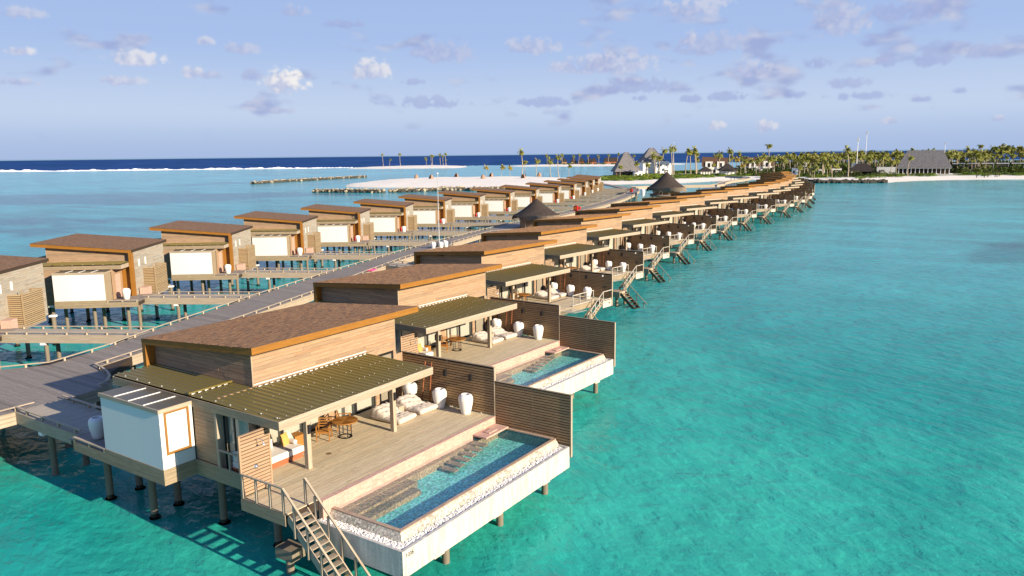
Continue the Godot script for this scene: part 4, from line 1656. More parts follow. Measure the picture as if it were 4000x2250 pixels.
func build_jetty() -> void:
	var j := thing("jetty", "long grey plank jetty that curves between the two rows of villas", "jetty")
	j.set_meta("kind", "structure")
	var joined := MB.new()
	var u := -22.0
	var k := 0
	while u < 232.0:
		var w := 0.145 if u < 60 else (0.29 if u < 120 else 0.6)
		var fine := u > -8.0 and k < 300
		var mb := MB.new() if fine else joined
		var s := rnd.randf_range(0.80, 1.12)
		if rnd.randf() < 0.12: s *= 0.82
		mb.tint = Color(s, s * rnd.randf_range(0.97, 1.0), s * rnd.randf_range(0.94, 1.0))
		mb.off = Vector2(rnd.randf() * 9, rnd.randf() * 5)
		plank_hexa(mb, u + 0.004, u + w - 0.004, interp(JL, u), interp(JL, u + w), interp(JR, u), interp(JR, u + w), -0.04, rnd.randf_range(-0.004, 0.0))
		if fine:
			obj("plank", mb, mats.jetty_wood, j)
			k += 1
		u += w
	obj("planks", joined, mats.jetty_wood, j).set_meta("kind", "stuff")
	# side boards, low kerb rails on blocks, piles
	for side in 2:
		var tab: Array = JL if side == 0 else JR
		var o := -0.03 if side == 0 else 0.03
		var fb := MB.new()
		var rail := MB.new()
		var d := 0.0
		for i in tab.size() - 1:
			var a: Vector2 = tab[i]
			var e: Vector2 = tab[i + 1]
			if e.x < -21.0: continue
			if a.x < -22.0: a = Vector2(-22.0, interp(tab, -22.0))
			for r in 3:
				fb.tint = Color(1, 1, 1) * (0.9 + 0.1 * r)
				fb.beam(W(a.x, a.y + o, -0.12 - r * 0.21), W(e.x, e.y + o, -0.12 - r * 0.21), 0.04, 0.2)
			var gap: bool = side == 1 and ((a.x > -1.5 and e.x < 2.8) or (a.x > 83.0 and e.x < 101.0))
			if gap: continue
			rail.beam(W(a.x, a.y - o * 3, 0.2), W(e.x, e.y - o * 3, 0.2), 0.12, 0.05)
			var n := maxi(1, int((e - a).length() / 1.55))
			for q in n:
				var p := a.lerp(e, (q + 0.5) / n)
				if p.x < 75.0:
					var pb := MB.new()
					pb.box(W(p.x, p.y - o * 3, 0.085), Vector3(0.1, 0.18, 0.12))
					obj("rail_block", pb, mats.pale_wood, j)
				else:
					rail.box(W(p.x, p.y - o * 3, 0.085), Vector3(0.1, 0.18, 0.12))
		obj("side_boards", fb, mats.pale_wood, j).set_meta("kind", "stuff")
		obj("kerb_rail", rail, mats.pale_wood, j)
		u = -20.0
		while u < 230.0:
			pile_at(j, u, interp(tab, u) - o * 25)
			u += 4.2 if u < 40 else 7.0
	var sb := MB.new()
	u = -22.0
	while u < 230.0:
		plank_hexa(sb, u, u + 6.0, interp(JL, u) + 0.3, interp(JL, u + 6) + 0.3, interp(JR, u) - 0.3, interp(JR, u + 6) - 0.3, -0.6, -0.05)
		u += 6.0
	obj("substructure", sb, mats.dark_wood, j)


func pile_at(parent: Node3D, u: float, v: float) -> void:
	var h := Node3D.new()
	if not mats.has("jetty_pile"):
		var a := MB.new()
		a.lathe(Vector3.ZERO, [Vector2(0.15, -6.0), Vector2(0.15, -2.2), Vector2(0.145, -2.1), Vector2(0.145, 0.05)], 10)
		mats["jetty_pile"] = a.mesh()
	h.free()
	put("piling", mats.jetty_pile, mats.piling_concrete, parent, Transform3D(Basis(), W(u, v, -0.62)))


func walkway(called: String, label: String, a: Vector2, b: Vector2, width: float, fine: bool) -> void:
	var t := thing(called, label, "footbridge", Transform3D(), "plank bridges from the jetty to the villas")
	var d := (b - a).normalized()
	var s := Vector2(-d.y, d.x)
	var L := (b - a).length()
	var p := pieces(fine, "plank", "planks", mats.weathered_wood, t, 0.12)
	var bs := Basis(Vector3(s.y, 0, -s.x), Vector3.UP, Vector3(s.y, 0, -s.x).cross(Vector3.UP))
	var x := 0.05
	while x < L:
		var c := a + d * (x + 0.07)
		p.box(W(c.x, c.y, -0.022), Vector3(width, 0.035, 0.137), bs)
		x += 0.145
	p.done()
	for k in 2:
		var o := s * (width * 0.5 + 0.02) * (1.0 if k else -1.0)
		for r in 2:
			var mb := MB.new()
			mb.off = Vector2(r * 3.1, k * 1.7)
			mb.beam(W(a.x + o.x, a.y + o.y, -0.16 - r * 0.285), W(b.x + o.x, b.y + o.y, -0.16 - r * 0.285), 0.045, 0.28)
			obj("side_board", mb, mats.pale_wood, t)
		var mb2 := MB.new()
		o = s * (width * 0.5 - 0.07) * (1.0 if k else -1.0)
		mb2.beam(W(a.x + o.x, a.y + o.y, 0.20), W(b.x + o.x, b.y + o.y, 0.20), 0.12, 0.05)
		var rl := obj("kerb_rail", mb2, mats.pale_wood, t)
		var n := maxi(2, int(L / 1.35))
		for i in n:
			var c := a.lerp(b, (i + 0.3) / n) + o
			var q := MB.new()
			q.box(W(c.x, c.y, 0.085), Vector3(0.11, 0.18, 0.11))
			obj("rail_block", q, mats.pale_wood, rl)
	var sb := MB.new()
	sb.beam(W(a.x, a.y, -0.3), W(b.x, b.y, -0.3), width - 0.1, 0.48)
	obj("beam", sb, mats.dark_wood, t)
	var np := maxi(1, int(L / 4.5))
	for i in np:
		var c := a.lerp(b, (i + 0.6) / np)
		for k in 2:
			var o := s * (width * 0.32) * (1.0 if k else -1.0)
			pile_at(t, c.x + o.x, c.y + o.y)
		var cb := MB.new()
		cb.box(W(c.x, c.y, -0.66), Vector3(width + 0.1, 0.16, 0.35), bs)
		obj("cross_head", cb, mats.white_paint, t)


func villa_xf(u: float, v: float, deg: float) -> Transform3D:
	return Transform3D(Basis(Vector3.UP, -deg_to_rad(deg)), W(u, v))


func mirror_xf(u: float, v: float, deg: float) -> Transform3D:
	var f := deg_to_rad(deg)
	return Transform3D(Basis(Vector3(-cos(f), 0, -sin(f)), Vector3.UP, Vector3(-sin(f), 0, cos(f))), W(u, v))


func on(xf: Transform3D, u: float, v: float, h: float, turn := 0.0) -> Transform3D:
	var t := xf * Transform3D(Basis(Vector3.UP, turn), W0(u, v, h))
	t.basis = t.basis.orthonormalized()
	if t.basis.determinant() < 0:
		t.basis = t.basis * Basis.from_scale(Vector3(-1, 1, 1))
	return t


func build_right_row() -> void:
	var w := mat("white_wood", lin(0.58, 0.54, 0.47), 0.7, mats.grey_wood.albedo_texture, Vector3(0.45, 1.1, 1))
	w.metallic_specular = 0.3
	# u, v, turn of each villa on the right
	var pose := [[0.0, 0.0, 0.0], [14.36, -5.32, 2.0], [29.34, -10.31, 4.2], [44.38, -14.48, 5.2], [60.19, -18.68, 8.1], [75.86, -21.8, 9.9], [91.59, -24.6, 13.0], [107.3, -26.72, 15.8], [124.87, -28.94, 18.5], [141.07, -29.88, 19.5], [159.04, -30.32, 17.4], [175.75, -31.37, 14.6], [192.59, -33.04, 11.5], [210.4, -35.9, 7.5], [228.9, -39.5, 4.5], [247.2, -44.8, 3.5], [265.0, -50.0, 2.5], [280.0, -54.4, 1.0]]
	var gv := "villas of the right-hand row"
	var protos := []
	var vase := make_vase("")
	var ring := make_ring()
	var bag := make_beanbag()
	var lad := make_ladder()
	var table := make_table()
	var chair := make_chair()
	var used := {}
	var place := func(o: Node3D, xf: Transform3D, label: String, group := "") -> Node3D:
		if not used.has(o):
			used[o] = true
			o.transform = xf
			tag(o, label, "", group)
			return o
		return copy(o, xf, label, group)
	var house_p: Node3D
	var house_s: Node3D
	var fence_p: Node3D
	var fence_s: Node3D
	var pool_p: Node3D
	var st_p: Node3D
	var st_s: Node3D
	for i in pose.size():
		var xf := villa_xf(pose[i][0], pose[i][1], pose[i][2])
		var nth: String = ORD[i]
		var pool := i < 2
		var hl := "brown roofed villa with %s, %s of the right-hand row" % ["plunge pool" if pool else "stairs to the water", nth]
		var fl := "brown slatted privacy screen on the far side of the %s right-hand terrace" % nth
		if pool:
			if i == 0:
				house_p = thing("villa", hl, "villa", xf, gv)
				build_house(house_p, false, true, true, false)
				fence_p = thing("privacy_screen", fl, "fence", xf, "slatted screens between the terraces")
				build_fence(fence_p, true, true)
				pool_p = thing("plunge_pool", "turquoise plunge pool in a white concrete tank numbered 1036, nearest the camera", "pool", xf, "plunge pools")
				build_pool(pool_p, true)
				st_p = thing("water_stairs", "pale wooden stairs with two handrails beside the number 1036 tank", "stairs", xf)
				build_pool_stairs(st_p)
				piling_block()
			else:
				copy(house_p, xf, hl)
				copy(fence_p, xf, fl)
				copy(pool_p, xf, "turquoise plunge pool of the second villa, partly hidden by the nearest screen")
				copy(st_p, xf, "wooden stairs of the second villa, mostly hidden behind the nearest screen")
		else:
			var sl := "pale wooden stairs with railing, landing and flight into the water, %s right-hand villa" % nth
			if house_s == null:
				house_s = thing("villa", hl, "villa", xf, gv)
				build_house(house_s, false, false, false, true)
				fence_s = thing("privacy_screen", fl, "fence", xf, "slatted screens between the terraces")
				build_fence(fence_s, false, false)
				st_s = thing("deck_stairs", sl, "stairs", xf, "stairs from terraces into the water")
				build_deck_stairs(st_s)
			else:
				copy(house_s, xf, hl)
				copy(fence_s, xf, fl)
				copy(st_s, xf, sl)
		if i > 1 and i < 14:
			var nb := MB.new()
			nb.quad(W0(3.7, 0.4, -0.08), W0(3.9, 1.55, -0.12), W0(5.5, 1.7, -0.12), W0(5.4, 0.4, -0.08))
			for e in [[3.7, 0.4, 3.9, 1.55], [3.9, 1.55, 5.5, 1.7]]:
				nb.beam(W0(e[0], e[1], -0.08), W0(e[2], e[3], -0.10), 0.05, 0.05)
			var net := obj("over_water_net", nb, mats.net)
			net.transform = xf
			tag(net, "grey net slung over the water beside the %s right-hand terrace" % nth, "net", "over-water nets")
		# what stands on the terrace
		if i < 15:
			var vg := "white vases along the terrace screens"
			var spots := [[9.84, -1.17, "nearest the sea"], [9.84, -2.75, "in the middle"], [9.84, -4.62, "nearest the house"]]
			if not pool: spots = [[9.4, -0.72, "nearest the sea"], [9.5, -2.5, "in the middle"], [9.7, -4.4, "nearest the house"]]
			for s in spots:
				place.call(vase, on(xf, s[0], s[1], 0.0, rnd.randf() * 6.0), "white vase %s of three beside the screen of the %s right-hand villa" % [s[2], nth], vg)
			place.call(ring, on(xf, 10.13, -5.05 if pool else -5.0, 1.05 if pool else 1.2, 0.0), "orange life ring hung on the screen of the %s right-hand villa" % nth, "life rings on the screens")
		if i < 4:
			var bg := "cream loungers under the terrace roofs"
			place.call(bag, on(xf, 7.40, -3.5, 0.0, 0.03), "cream beanbag lounger nearer the camera on the %s right-hand terrace" % nth, bg)
			place.call(bag, on(xf, 9.0, -3.52, 0.0, -0.05), "cream beanbag lounger farther from the camera on the %s right-hand terrace" % nth, bg)
			place.call(lad, on(xf, 10.22, -3.72, 0.0), "reddish wooden towel ladder leaning on the screen of the %s right-hand villa" % nth, "towel ladders")
			place.call(table, on(xf, 4.6, -3.75, 0.0), "round teak table on black ring legs, %s right-hand terrace" % nth, "round terrace tables")
			var cg := "teak chairs round the terrace tables"
			place.call(chair, on(xf, 3.86, -4.28, 0.0, -0.95), "teak armchair left of the round table, %s right-hand terrace" % nth, cg)
			place.call(chair, on(xf, 5.25, -4.45, 0.0, 0.75), "teak armchair behind the round table, %s right-hand terrace" % nth, cg)
			var cube := make_crate("small pale wooden cube between the two loungers, %s right-hand terrace" % nth, Vector3(0.45, 0.36, 0.4), mats.pale_wood)
			cube.transform = on(xf, 8.2, -3.95, 0.0)
			var db := make_daybed()
			db.transform = on(xf, 0.0, -3.5, 0.0)
			tag(db, "built-in daybed with white mattress behind the shower screen, %s right-hand terrace" % nth, "daybed", "daybeds")
			if i < 2:
				var lean := Basis(Vector3.UP, PI / 2 + 0.25) * Basis(Vector3.RIGHT, -0.35)
				var a := on(xf, 1.72, -4.22, 0.70)
				pillow("yellow square cushion leaning at the end of the %s daybed" % nth, mats.yellow_fabric, a.origin, a.basis * lean)
				a = on(xf, 2.0, -4.33, 0.68)
				pillow("pale green square cushion behind the yellow one on the %s daybed" % nth, mats.teal_fabric, a.origin, a.basis * lean * Basis(Vector3.BACK, 0.2))
				var mb := MB.new()
				a = on(xf, 1.98, -4.1, 0.58)
				mb.lathe(a.origin, [Vector2(0.001, -0.24), Vector2(0.08, -0.23), Vector2(0.1, -0.2), Vector2(0.1, 0.2), Vector2(0.08, 0.23), Vector2(0.001, 0.24)], 16, a.basis * Basis(Vector3.BACK, PI / 2))
				tag(obj("bolster", mb, mats.white_fabric), "white round bolster on the mattress of the %s daybed" % nth, "cushion")
				var st := make_crate("teak side table beside the %s daybed" % nth, Vector3(0.5, 0.5, 0.55), mats.teak)
				st.transform = on(xf, 2.75, -4.75, 0.0)
		# bridges to the jetty, entrance vases
		if i < 4:
			var g := on(xf, -0.45, -13.9, 0.0).origin
			var a2 := Vector2(-g.z, g.x)
			var eu := Vector2(cos(deg_to_rad(pose[i][2])), sin(deg_to_rad(pose[i][2])))
			var dv := Vector2(eu.y, -eu.x)
			var b2 := a2
			for k in 60:
				b2 = a2 + dv * (k * 0.25)
				if b2.y < interp(JR, b2.x) + 0.05: break
			walkway("footbridge", "plank footbridge from the jetty to the %s right-hand villa" % nth, a2, b2, 2.3, i == 0)
			place.call(vase, on(xf, -1.32, -12.85, 0.0), "white vase beside the entrance of the %s right-hand villa" % nth, "white vases at the entrances")
	pool_number(pool_p, "1036")
	var mb3 := MB.new()
	mb3.lathe(W(2.84, -2.9, 0.004), [Vector2(0.001, 0.006), Vector2(0.09, 0.004), Vector2(0.12, 0.0)], 9)
	tag(obj("dead_leaf", mb3, mats.brown_stone), "brown dead leaf lying on the nearest wooden terrace", "leaf")


func piling_block() -> void:
	var t := thing("mooring_block", "square concrete block on a round pile beside the nearest water stairs", "mooring block", Transform3D(Basis(), W(0, 0)))
	var mb := MB.new()
	mb.box(W0(-0.92, -0.98, -2.02), Vector3(0.85, 0.42, 0.66), Basis(Vector3.UP, 0.05))
	obj("block", mb, mats.piling_concrete, t)
	piling(t, -0.95, -1.0, -2.235, -6.5, false)


func build_left_row() -> void:
	# panel corner of each villa on the left, and its turn
	var ps := [[0.20, -42.90, -39.0], [13.73, -47.86, -39.0], [27.87, -53.15, -37.7], [42.08, -58.39, -35.1], [56.49, -62.83, -33.9], [70.65, -66.82, -32.0], [85.57, -70.85, -29.5], [100.53, -74.07, -28.2], [115.58, -77.02, -26.9], [130.20, -79.63, -26.5], [146.25, -83.15, -25.1], [162.02, -87.50, -24.5], [178.75, -93.17, -23.8], [193.64, -98.70, -23.6], [205.66, -103.08, -23.7], [218.74, -109.24, -24.6]]
	var proto: Node3D
	var vase: Node3D
	var cube: Node3D
	var cab: Node3D
	for i in ps.size():
		var f := deg_to_rad(ps[i][2])
		var eu := Vector2(cos(f), sin(f))
		var ew := Vector2(-sin(f), cos(f))
		var o: Vector2 = Vector2(ps[i][0], ps[i][1]) + eu * 2.08 - ew * 6.66
		var xf := mirror_xf(o.x, o.y, ps[i][2])
		var nth: String = ORD[i]
		var lab := "villa with white panel under an orange roof frame, %s of the left-hand row" % nth
		if proto == null:
			proto = thing("villa", lab, "villa", xf, "villas of the left-hand row")
			build_house(proto, true, false, false, i == 99)
		else:
			copy(proto, xf, lab)
		var vl := "white vase on the entrance deck of the %s left-hand villa" % nth
		if vase == null:
			vase = make_vase(vl)
			tag(vase, vl, "vase", "white vases at the entrances")
			vase.transform = on(xf, -0.75, -12.0, 0.0)
		else:
			copy(vase, on(xf, -0.75, -12.0, 0.0), vl)
		if i < 5:
			var cl := "pale wooden cube beside the shower yard of the %s left-hand villa" % nth
			if cube == null: cube = make_crate(cl, Vector3(0.75, 0.9, 0.9), mats.pink_stone)
			else: cube = copy(cube, Transform3D(), cl)
			cube.transform = on(xf, 2.3, -12.5, -0.32)
		if i > 1 and i < 12:
			var fl := "red fire extinguisher by the entrance door of the %s left-hand villa" % nth
			if cab == null:
				cab = thing("fire_extinguisher", fl, "fire extinguisher", Transform3D(), "red extinguishers by the doors")
				var mb := MB.new()
				mb.lathe(Vector3.ZERO, [Vector2(0.001, 0), Vector2(0.11, 0.01), Vector2(0.11, 0.55), Vector2(0.05, 0.64), Vector2(0.03, 0.7)], 12)
				obj("cylinder", mb, mats.red_paint, cab)
				mb = MB.new()
				mb.box(Vector3(0.04, 0.72, 0), Vector3(0.14, 0.05, 0.04))
				mb.tube([Vector3(0.05, 0.7, 0), Vector3(0.15, 0.55, 0), Vector3(0.13, 0.25, 0)], [0.015], 5)
				obj("valve", mb, mats.black_metal, cab)
			else:
				cab = copy(cab, Transform3D(), fl)
			cab.transform = on(xf, 1.1, -11.25, 0.0)
		# footbridge to the jetty
		var a := o + eu * 0.75 + ew * 13.3
		var d := ew.rotated(deg_to_rad(9.0))
		var b := a
		for k in 120:
			b = a + d * (k * 0.25)
			if b.y > interp(JL, b.x) - 0.05: break
		walkway("footbridge", "plank footbridge from the jetty to the %s left-hand villa" % nth, a, b, 1.9, i < 3)


const LAND := [Vector2(318, -157), Vector2(339, -137), Vector2(355, -126), Vector2(383, -118), Vector2(410, -112), Vector2(400, -92), Vector2(382, -76), Vector2(374, -62), Vector2(385, -38), Vector2(416, -29), Vector2(439, -4), Vector2(444, 16), Vector2(450, 60), Vector2(470, 140), Vector2(540, 240), Vector2(1100, 240), Vector2(1100, -150), Vector2(800, -190), Vector2(560, -212), Vector2(470, -222), Vector2(400, -212), Vector2(352, -200), Vector2(330, -180)]
const BANK := [Vector2(276, -287), Vector2(262, -268), Vector2(257, -250), Vector2(262, -220), Vector2(268, -185), Vector2(284, -163), Vector2(318, -152), Vector2(345, -170), Vector2(380, -194), Vector2(402, -204), Vector2(414, -238), Vector2(424, -262), Vector2(408, -285), Vector2(392, -318), Vector2(360, -328), Vector2(325, -314), Vector2(298, -299)]
const ISLE := [Vector2(668, -690), Vector2(676, -650), Vector2(690, -610), Vector2(716, -556), Vector2(770, -580), Vector2(850, -640), Vector2(900, -720), Vector2(830, -760), Vector2(740, -745)]
const VILLAGE := [Vector2(806, -530), Vector2(818, -490), Vector2(818, -450), Vector2(836, -405), Vector2(870, -375), Vector2(1000, -372), Vector2(1030, -480), Vector2(965, -575), Vector2(850, -570)]


func inside(poly: Array, p: Vector2) -> float:  # metres inside the outline, negative outside
	var best := 1e9
	for i in poly.size():
		best = minf(best, seg_dist(p, poly[i], poly[(i + 1) % poly.size()]))
	return best if Geometry2D.is_point_in_polygon(p, PackedVector2Array(poly)) else -best


func ground(poly: Array, u: float, v: float) -> float:  # height over the water
	var d := inside(poly, Vector2(u, v)) + noise.get_noise_2d(u * 1.5, v * 1.5) * 5.0
	return clampf(d * 0.11, -1.0, 0.55) + smoothstep(3.0, 30.0, d) * 0.9 + noise2.get_noise_2d(u, v) * 0.05


func land_mesh(called: String, label: String, poly: Array, step: float, green: bool) -> void:
	var lo := Vector2(1e9, 1e9)
	var hi := -lo
	for p in poly:
		lo = lo.min(p)
		hi = hi.max(p)
	lo -= Vector2(20, 20)
	hi += Vector2(20, 20)
	var mb := MB.new()
	var nu := int((hi.x - lo.x) / step) + 1
	var nv := int((hi.y - lo.y) / step) + 1
	for i in nu:
		for j in nv:
			var u := lo.x + i * step
			var v := lo.y + j * step
			mb.v.append(Vector3(v, ground(poly, u, v), -u))
			mb.n.append(Vector3.UP)
			mb.uv.append(Vector2(u, v))
			var d := inside(poly, Vector2(u, v))
			var k := 1.0 + noise2.get_noise_2d(u * 0.7, v * 0.7) * 0.10
			var c := Color(k, k, k)
			c = c.lerp(Color(0.80, 0.77, 0.72), smoothstep(4.0, -1.0, d) * 0.8)
			if green and u < 900: c = c.lerp(Color(0.14, 0.20, 0.06), smoothstep(24.0, 30.0, d + noise.get_noise_2d(u * 2, v * 2) * 8.0) * 0.85)
			mb.c.append(c)
	for i in nu - 1:
		for j in nv - 1:
			var q := i * nv + j
			mb.ix.append_array([q, q + nv, q + 1, q + 1, q + nv, q + nv + 1])
	var st := SurfaceTool.new()
	st.create_from(mb.mesh(), 0)
	st.generate_normals()
	var o := put(called, st.commit(), mats.sand)
	tag(o, label, called.replace("_", " "), "", "structure")


func rock_meshes() -> Array:
	if not mats.has("rocks"):
		var l := []
		for k in 5:
			var fn := FastNoiseLite.new()
			fn.seed = 50 + k
			fn.frequency = 0.9
			var mb := MB.new()
			var st := SurfaceTool.new()
			var sp := SphereMesh.new()
			sp.radius = 1.0
			sp.height = 2.0
			sp.radial_segments = 7
			sp.rings = 4
			var a := sp.get_mesh_arrays()
			var vs: PackedVector3Array = a[Mesh.ARRAY_VERTEX]
			var cs := PackedColorArray()
			for i in vs.size():
				vs[i] *= 1.0 + 0.45 * fn.get_noise_3dv(vs[i] * 1.3)
				cs.append(Color.WHITE)
			var ix: PackedInt32Array = a[Mesh.ARRAY_INDEX]
			for q in range(0, ix.size(), 3):
				mb.tri(vs[ix[q]], vs[ix[q + 2]], vs[ix[q + 1]])
			l.append(mb.mesh())
			st.clear()
		mats["rocks"] = l
		var tones := []
		for k in 4:
			var f: float = [0.75, 1.0, 1.2, 0.9][k]
			tones.append(mat("rock_tone_%d" % k, lin(0.34 * f, 0.29 * f, 0.205 * f), 0.95))
		mats["rock_tones"] = tones
	return mats.rocks


func breakwater(label: String, pts: Array, width: float, height: float, n: int, dark: bool) -> void:
	var t := thing("breakwater", label, "breakwater")
	var ms := rock_meshes()
	var core := MB.new()
	for i in pts.size() - 1:
		core.beam(W(pts[i].x, pts[i].y, -WL + height * 0.3), W(pts[i + 1].x, pts[i + 1].y, -WL + height * 0.3), width * 0.75, height * 1.1)
	obj("core", core, mats.dark_rock, t)
	var total := 0.0
	for i in pts.size() - 1:
		total += (pts[i + 1] - pts[i]).length()
	for k in n:
		var s := total * k / n
		var i := 0
		while i < pts.size() - 2 and s > (pts[i + 1] - pts[i]).length():
			s -= (pts[i + 1] - pts[i]).length()
			i += 1
		var d: Vector2 = (pts[i + 1] - pts[i]).normalized()
		var x := rnd.randf_range(-1, 1)
		var c: Vector2 = pts[i] + d * s + Vector2(-d.y, d.x) * x * width * 0.5
		var h := -0.1 + height * (1.0 - 0.75 * absf(x)) * rnd.randf_range(0.75, 1.0)
		var sc := rnd.randf_range(0.55, 0.95) * height * 0.62
		var m: Material = mats.rock_tones[k % 4]
		if dark or (h < 0.55 and rnd.randf() < 0.8): m = mats.dark_rock
		put("rock", ms[k % 5], m, t, Transform3D(Basis(Vector3(rnd.randf() - 0.5, 1, rnd.randf() - 0.5).normalized(), rnd.randf() * 6).scaled(Vector3(sc, sc * 0.8, sc * 1.1)), W(c.x, c.y, h - WL)))


func build_land() -> void:
	land_mesh("main_island", "main island with a pale sand beach and green planting behind it", LAND, 7.0, true)
	land_mesh("sand_bank", "long white sand bank behind the left-hand villas", BANK, 5.0, false)
	land_mesh("reef_islet", "low sandy islet by the reef with a group of palms", ISLE, 8.0, false)
	land_mesh("village_islet", "far sandy islet with thatched bungalows", VILLAGE, 9.0, false)
	breakwater("long pale rock breakwater farthest out in the left lagoon", [Vector2(270, -353), Vector2(310, -366), Vector2(392, -385)], 5.0, 1.5, 260, false)
	breakwater("dark rock breakwater left of the sand bank, nearest the left villas", [Vector2(211, -236), Vector2(219.5, -204)], 3.6, 1.5, 150, false)
	breakwater("dark rock breakwater behind the flag mast, middle of the near three", [Vector2(223, -204), Vector2(251, -186)], 3.6, 1.5, 150, false)
	breakwater("short rock breakwater behind the left villa roofs, rightmost of the near three", [Vector2(247, -181), Vector2(268, -168)], 3.6, 1.5, 90, false)
	breakwater("black rock wall along the shore right of the villa row", [Vector2(392, -84), Vector2(371, -66), Vector2(376, -52), Vector2(384, -38)], 4.0, 1.6, 160, true)


func cone_roof(mb: MB, fr: MB, at: Vector3, r: float, apex: float, seg: int, drop: float) -> void:
	var prof := []
	for i in 9:
		var k := i / 8.0
		prof.append(Vector2(r * (1.0 - k) * (1.0 - 0.10 * sin(PI * k)) + 0.02, apex * k))
	mb.lathe(at, prof, seg)
	for i in seg * 9:
		var a := TAU * i / (seg * 9.0)
		var b := TAU * (i + 1.3) / (seg * 9.0)
		var l := drop * rnd.randf_range(0.65, 1.25)
		var s := rnd.randf_range(0.7, 1.2)
		fr.tint = Color(s, s, s)
		fr.quad(at + Vector3(cos(b) * r * 1.03, -l, sin(b) * r * 1.03), at + Vector3(cos(a) * r * 1.06, -l, sin(a) * r * 1.06), at + Vector3(cos(a) * r * 0.99, 0.16, sin(a) * r * 0.99), at + Vector3(cos(b) * r * 0.99, 0.16, sin(b) * r * 0.99))


func thatched_hut(label: String, u: float, v: float, wall_r: float, roof_r: float, eave: float, apex: float) -> void:
	var t := thing("thatched_hut", label, "hut", Transform3D(Basis(), W(u, v)))
	var mb := MB.new()
	mb.lathe(Vector3.ZERO, [Vector2(0.1, -0.62), Vector2(wall_r * 1.25, -0.62), Vector2(wall_r * 1.25, -0.02), Vector2(0.1, 0.0)], 24)
	obj("platform", mb, mats.jetty_wood, t)
	var p := pieces(false, "board", "wall_boards", mats.cladding, t, 0.15)
	var n := 8
	for i in n:
		var a := TAU * i / n + 0.2
		var b := TAU * (i + 1) / n + 0.2
		var c := Vector3(cos((a + b) * 0.5), 0, sin((a + b) * 0.5)) * wall_r * cos(PI / n)
		var w := 2.0 * wall_r * sin(PI / n) - 0.08
		var rows := int((eave + 0.3) / 0.16)
		for k in rows:
			if i == 3 and k < 12: continue
			p.box(c + Vector3(0, 0.09 + k * 0.16, 0), Vector3(0.06, 0.14, w), Basis(Vector3.UP, -(a + b) * 0.5))
		var pb := MB.new()
		pb.box(Vector3(cos(a), 0, sin(a)) * wall_r + Vector3(0, eave * 0.5, 0), Vector3(0.16, eave + 0.3, 0.16), Basis(Vector3.UP, -a))
		obj("post", pb, mats.pale_wood, t)
	p.done()
	mb = MB.new()
	mb.lathe(Vector3.ZERO, [Vector2(wall_r - 0.35, 0.0), Vector2(wall_r - 0.35, eave + 0.3)], 8)
	obj("core", mb, mats.dark_wood, t)
	mb = MB.new()
	var fr := MB.new()
	cone_roof(mb, fr, Vector3(0, eave, 0), roof_r, apex - eave, 24, (apex - eave) * 0.2)
	var r := obj("roof", mb, mats.thatch, t)
	obj("thatch_fringe", fr, mats.thatch_fringe, r).set_meta("kind", "stuff")
	for i in 10:
		var a := TAU * i / 10.0
		pile_at(t, 0, 0)
		var q: Node3D = t.get_child(t.get_child_count() - 1)
		q.position = Vector3(cos(a) * wall_r * 1.1, -0.62, sin(a) * wall_r * 1.1)


func mast(label: String, u: float, v: float, top: float) -> void:
	var t := thing("mast", label, "mast", Transform3D(Basis(), W(u, v)))
	var mb := MB.new()
	mb.lathe(Vector3.ZERO, [Vector2(0.09, 0.0), Vector2(0.075, 0.5), Vector2(0.06, top * 0.4), Vector2(0.035, top)], 10)
	obj("pole", mb, mats.pole_grey, t)
	mb = MB.new()
	mb.box(Vector3(0, 0.35, 0), Vector3(0.45, 0.8, 0.45))
	obj("base", mb, mats.pale_wood, t)
	mb = MB.new()
	mb.lathe(Vector3(0, top, 0), [Vector2(0.04, 0), Vector2(0.14, 0.04), Vector2(0.15, 0.12), Vector2(0.10, 0.2), Vector2(0.001, 0.24)], 10)
	obj("beacon", mb, mats.ceramic, t)


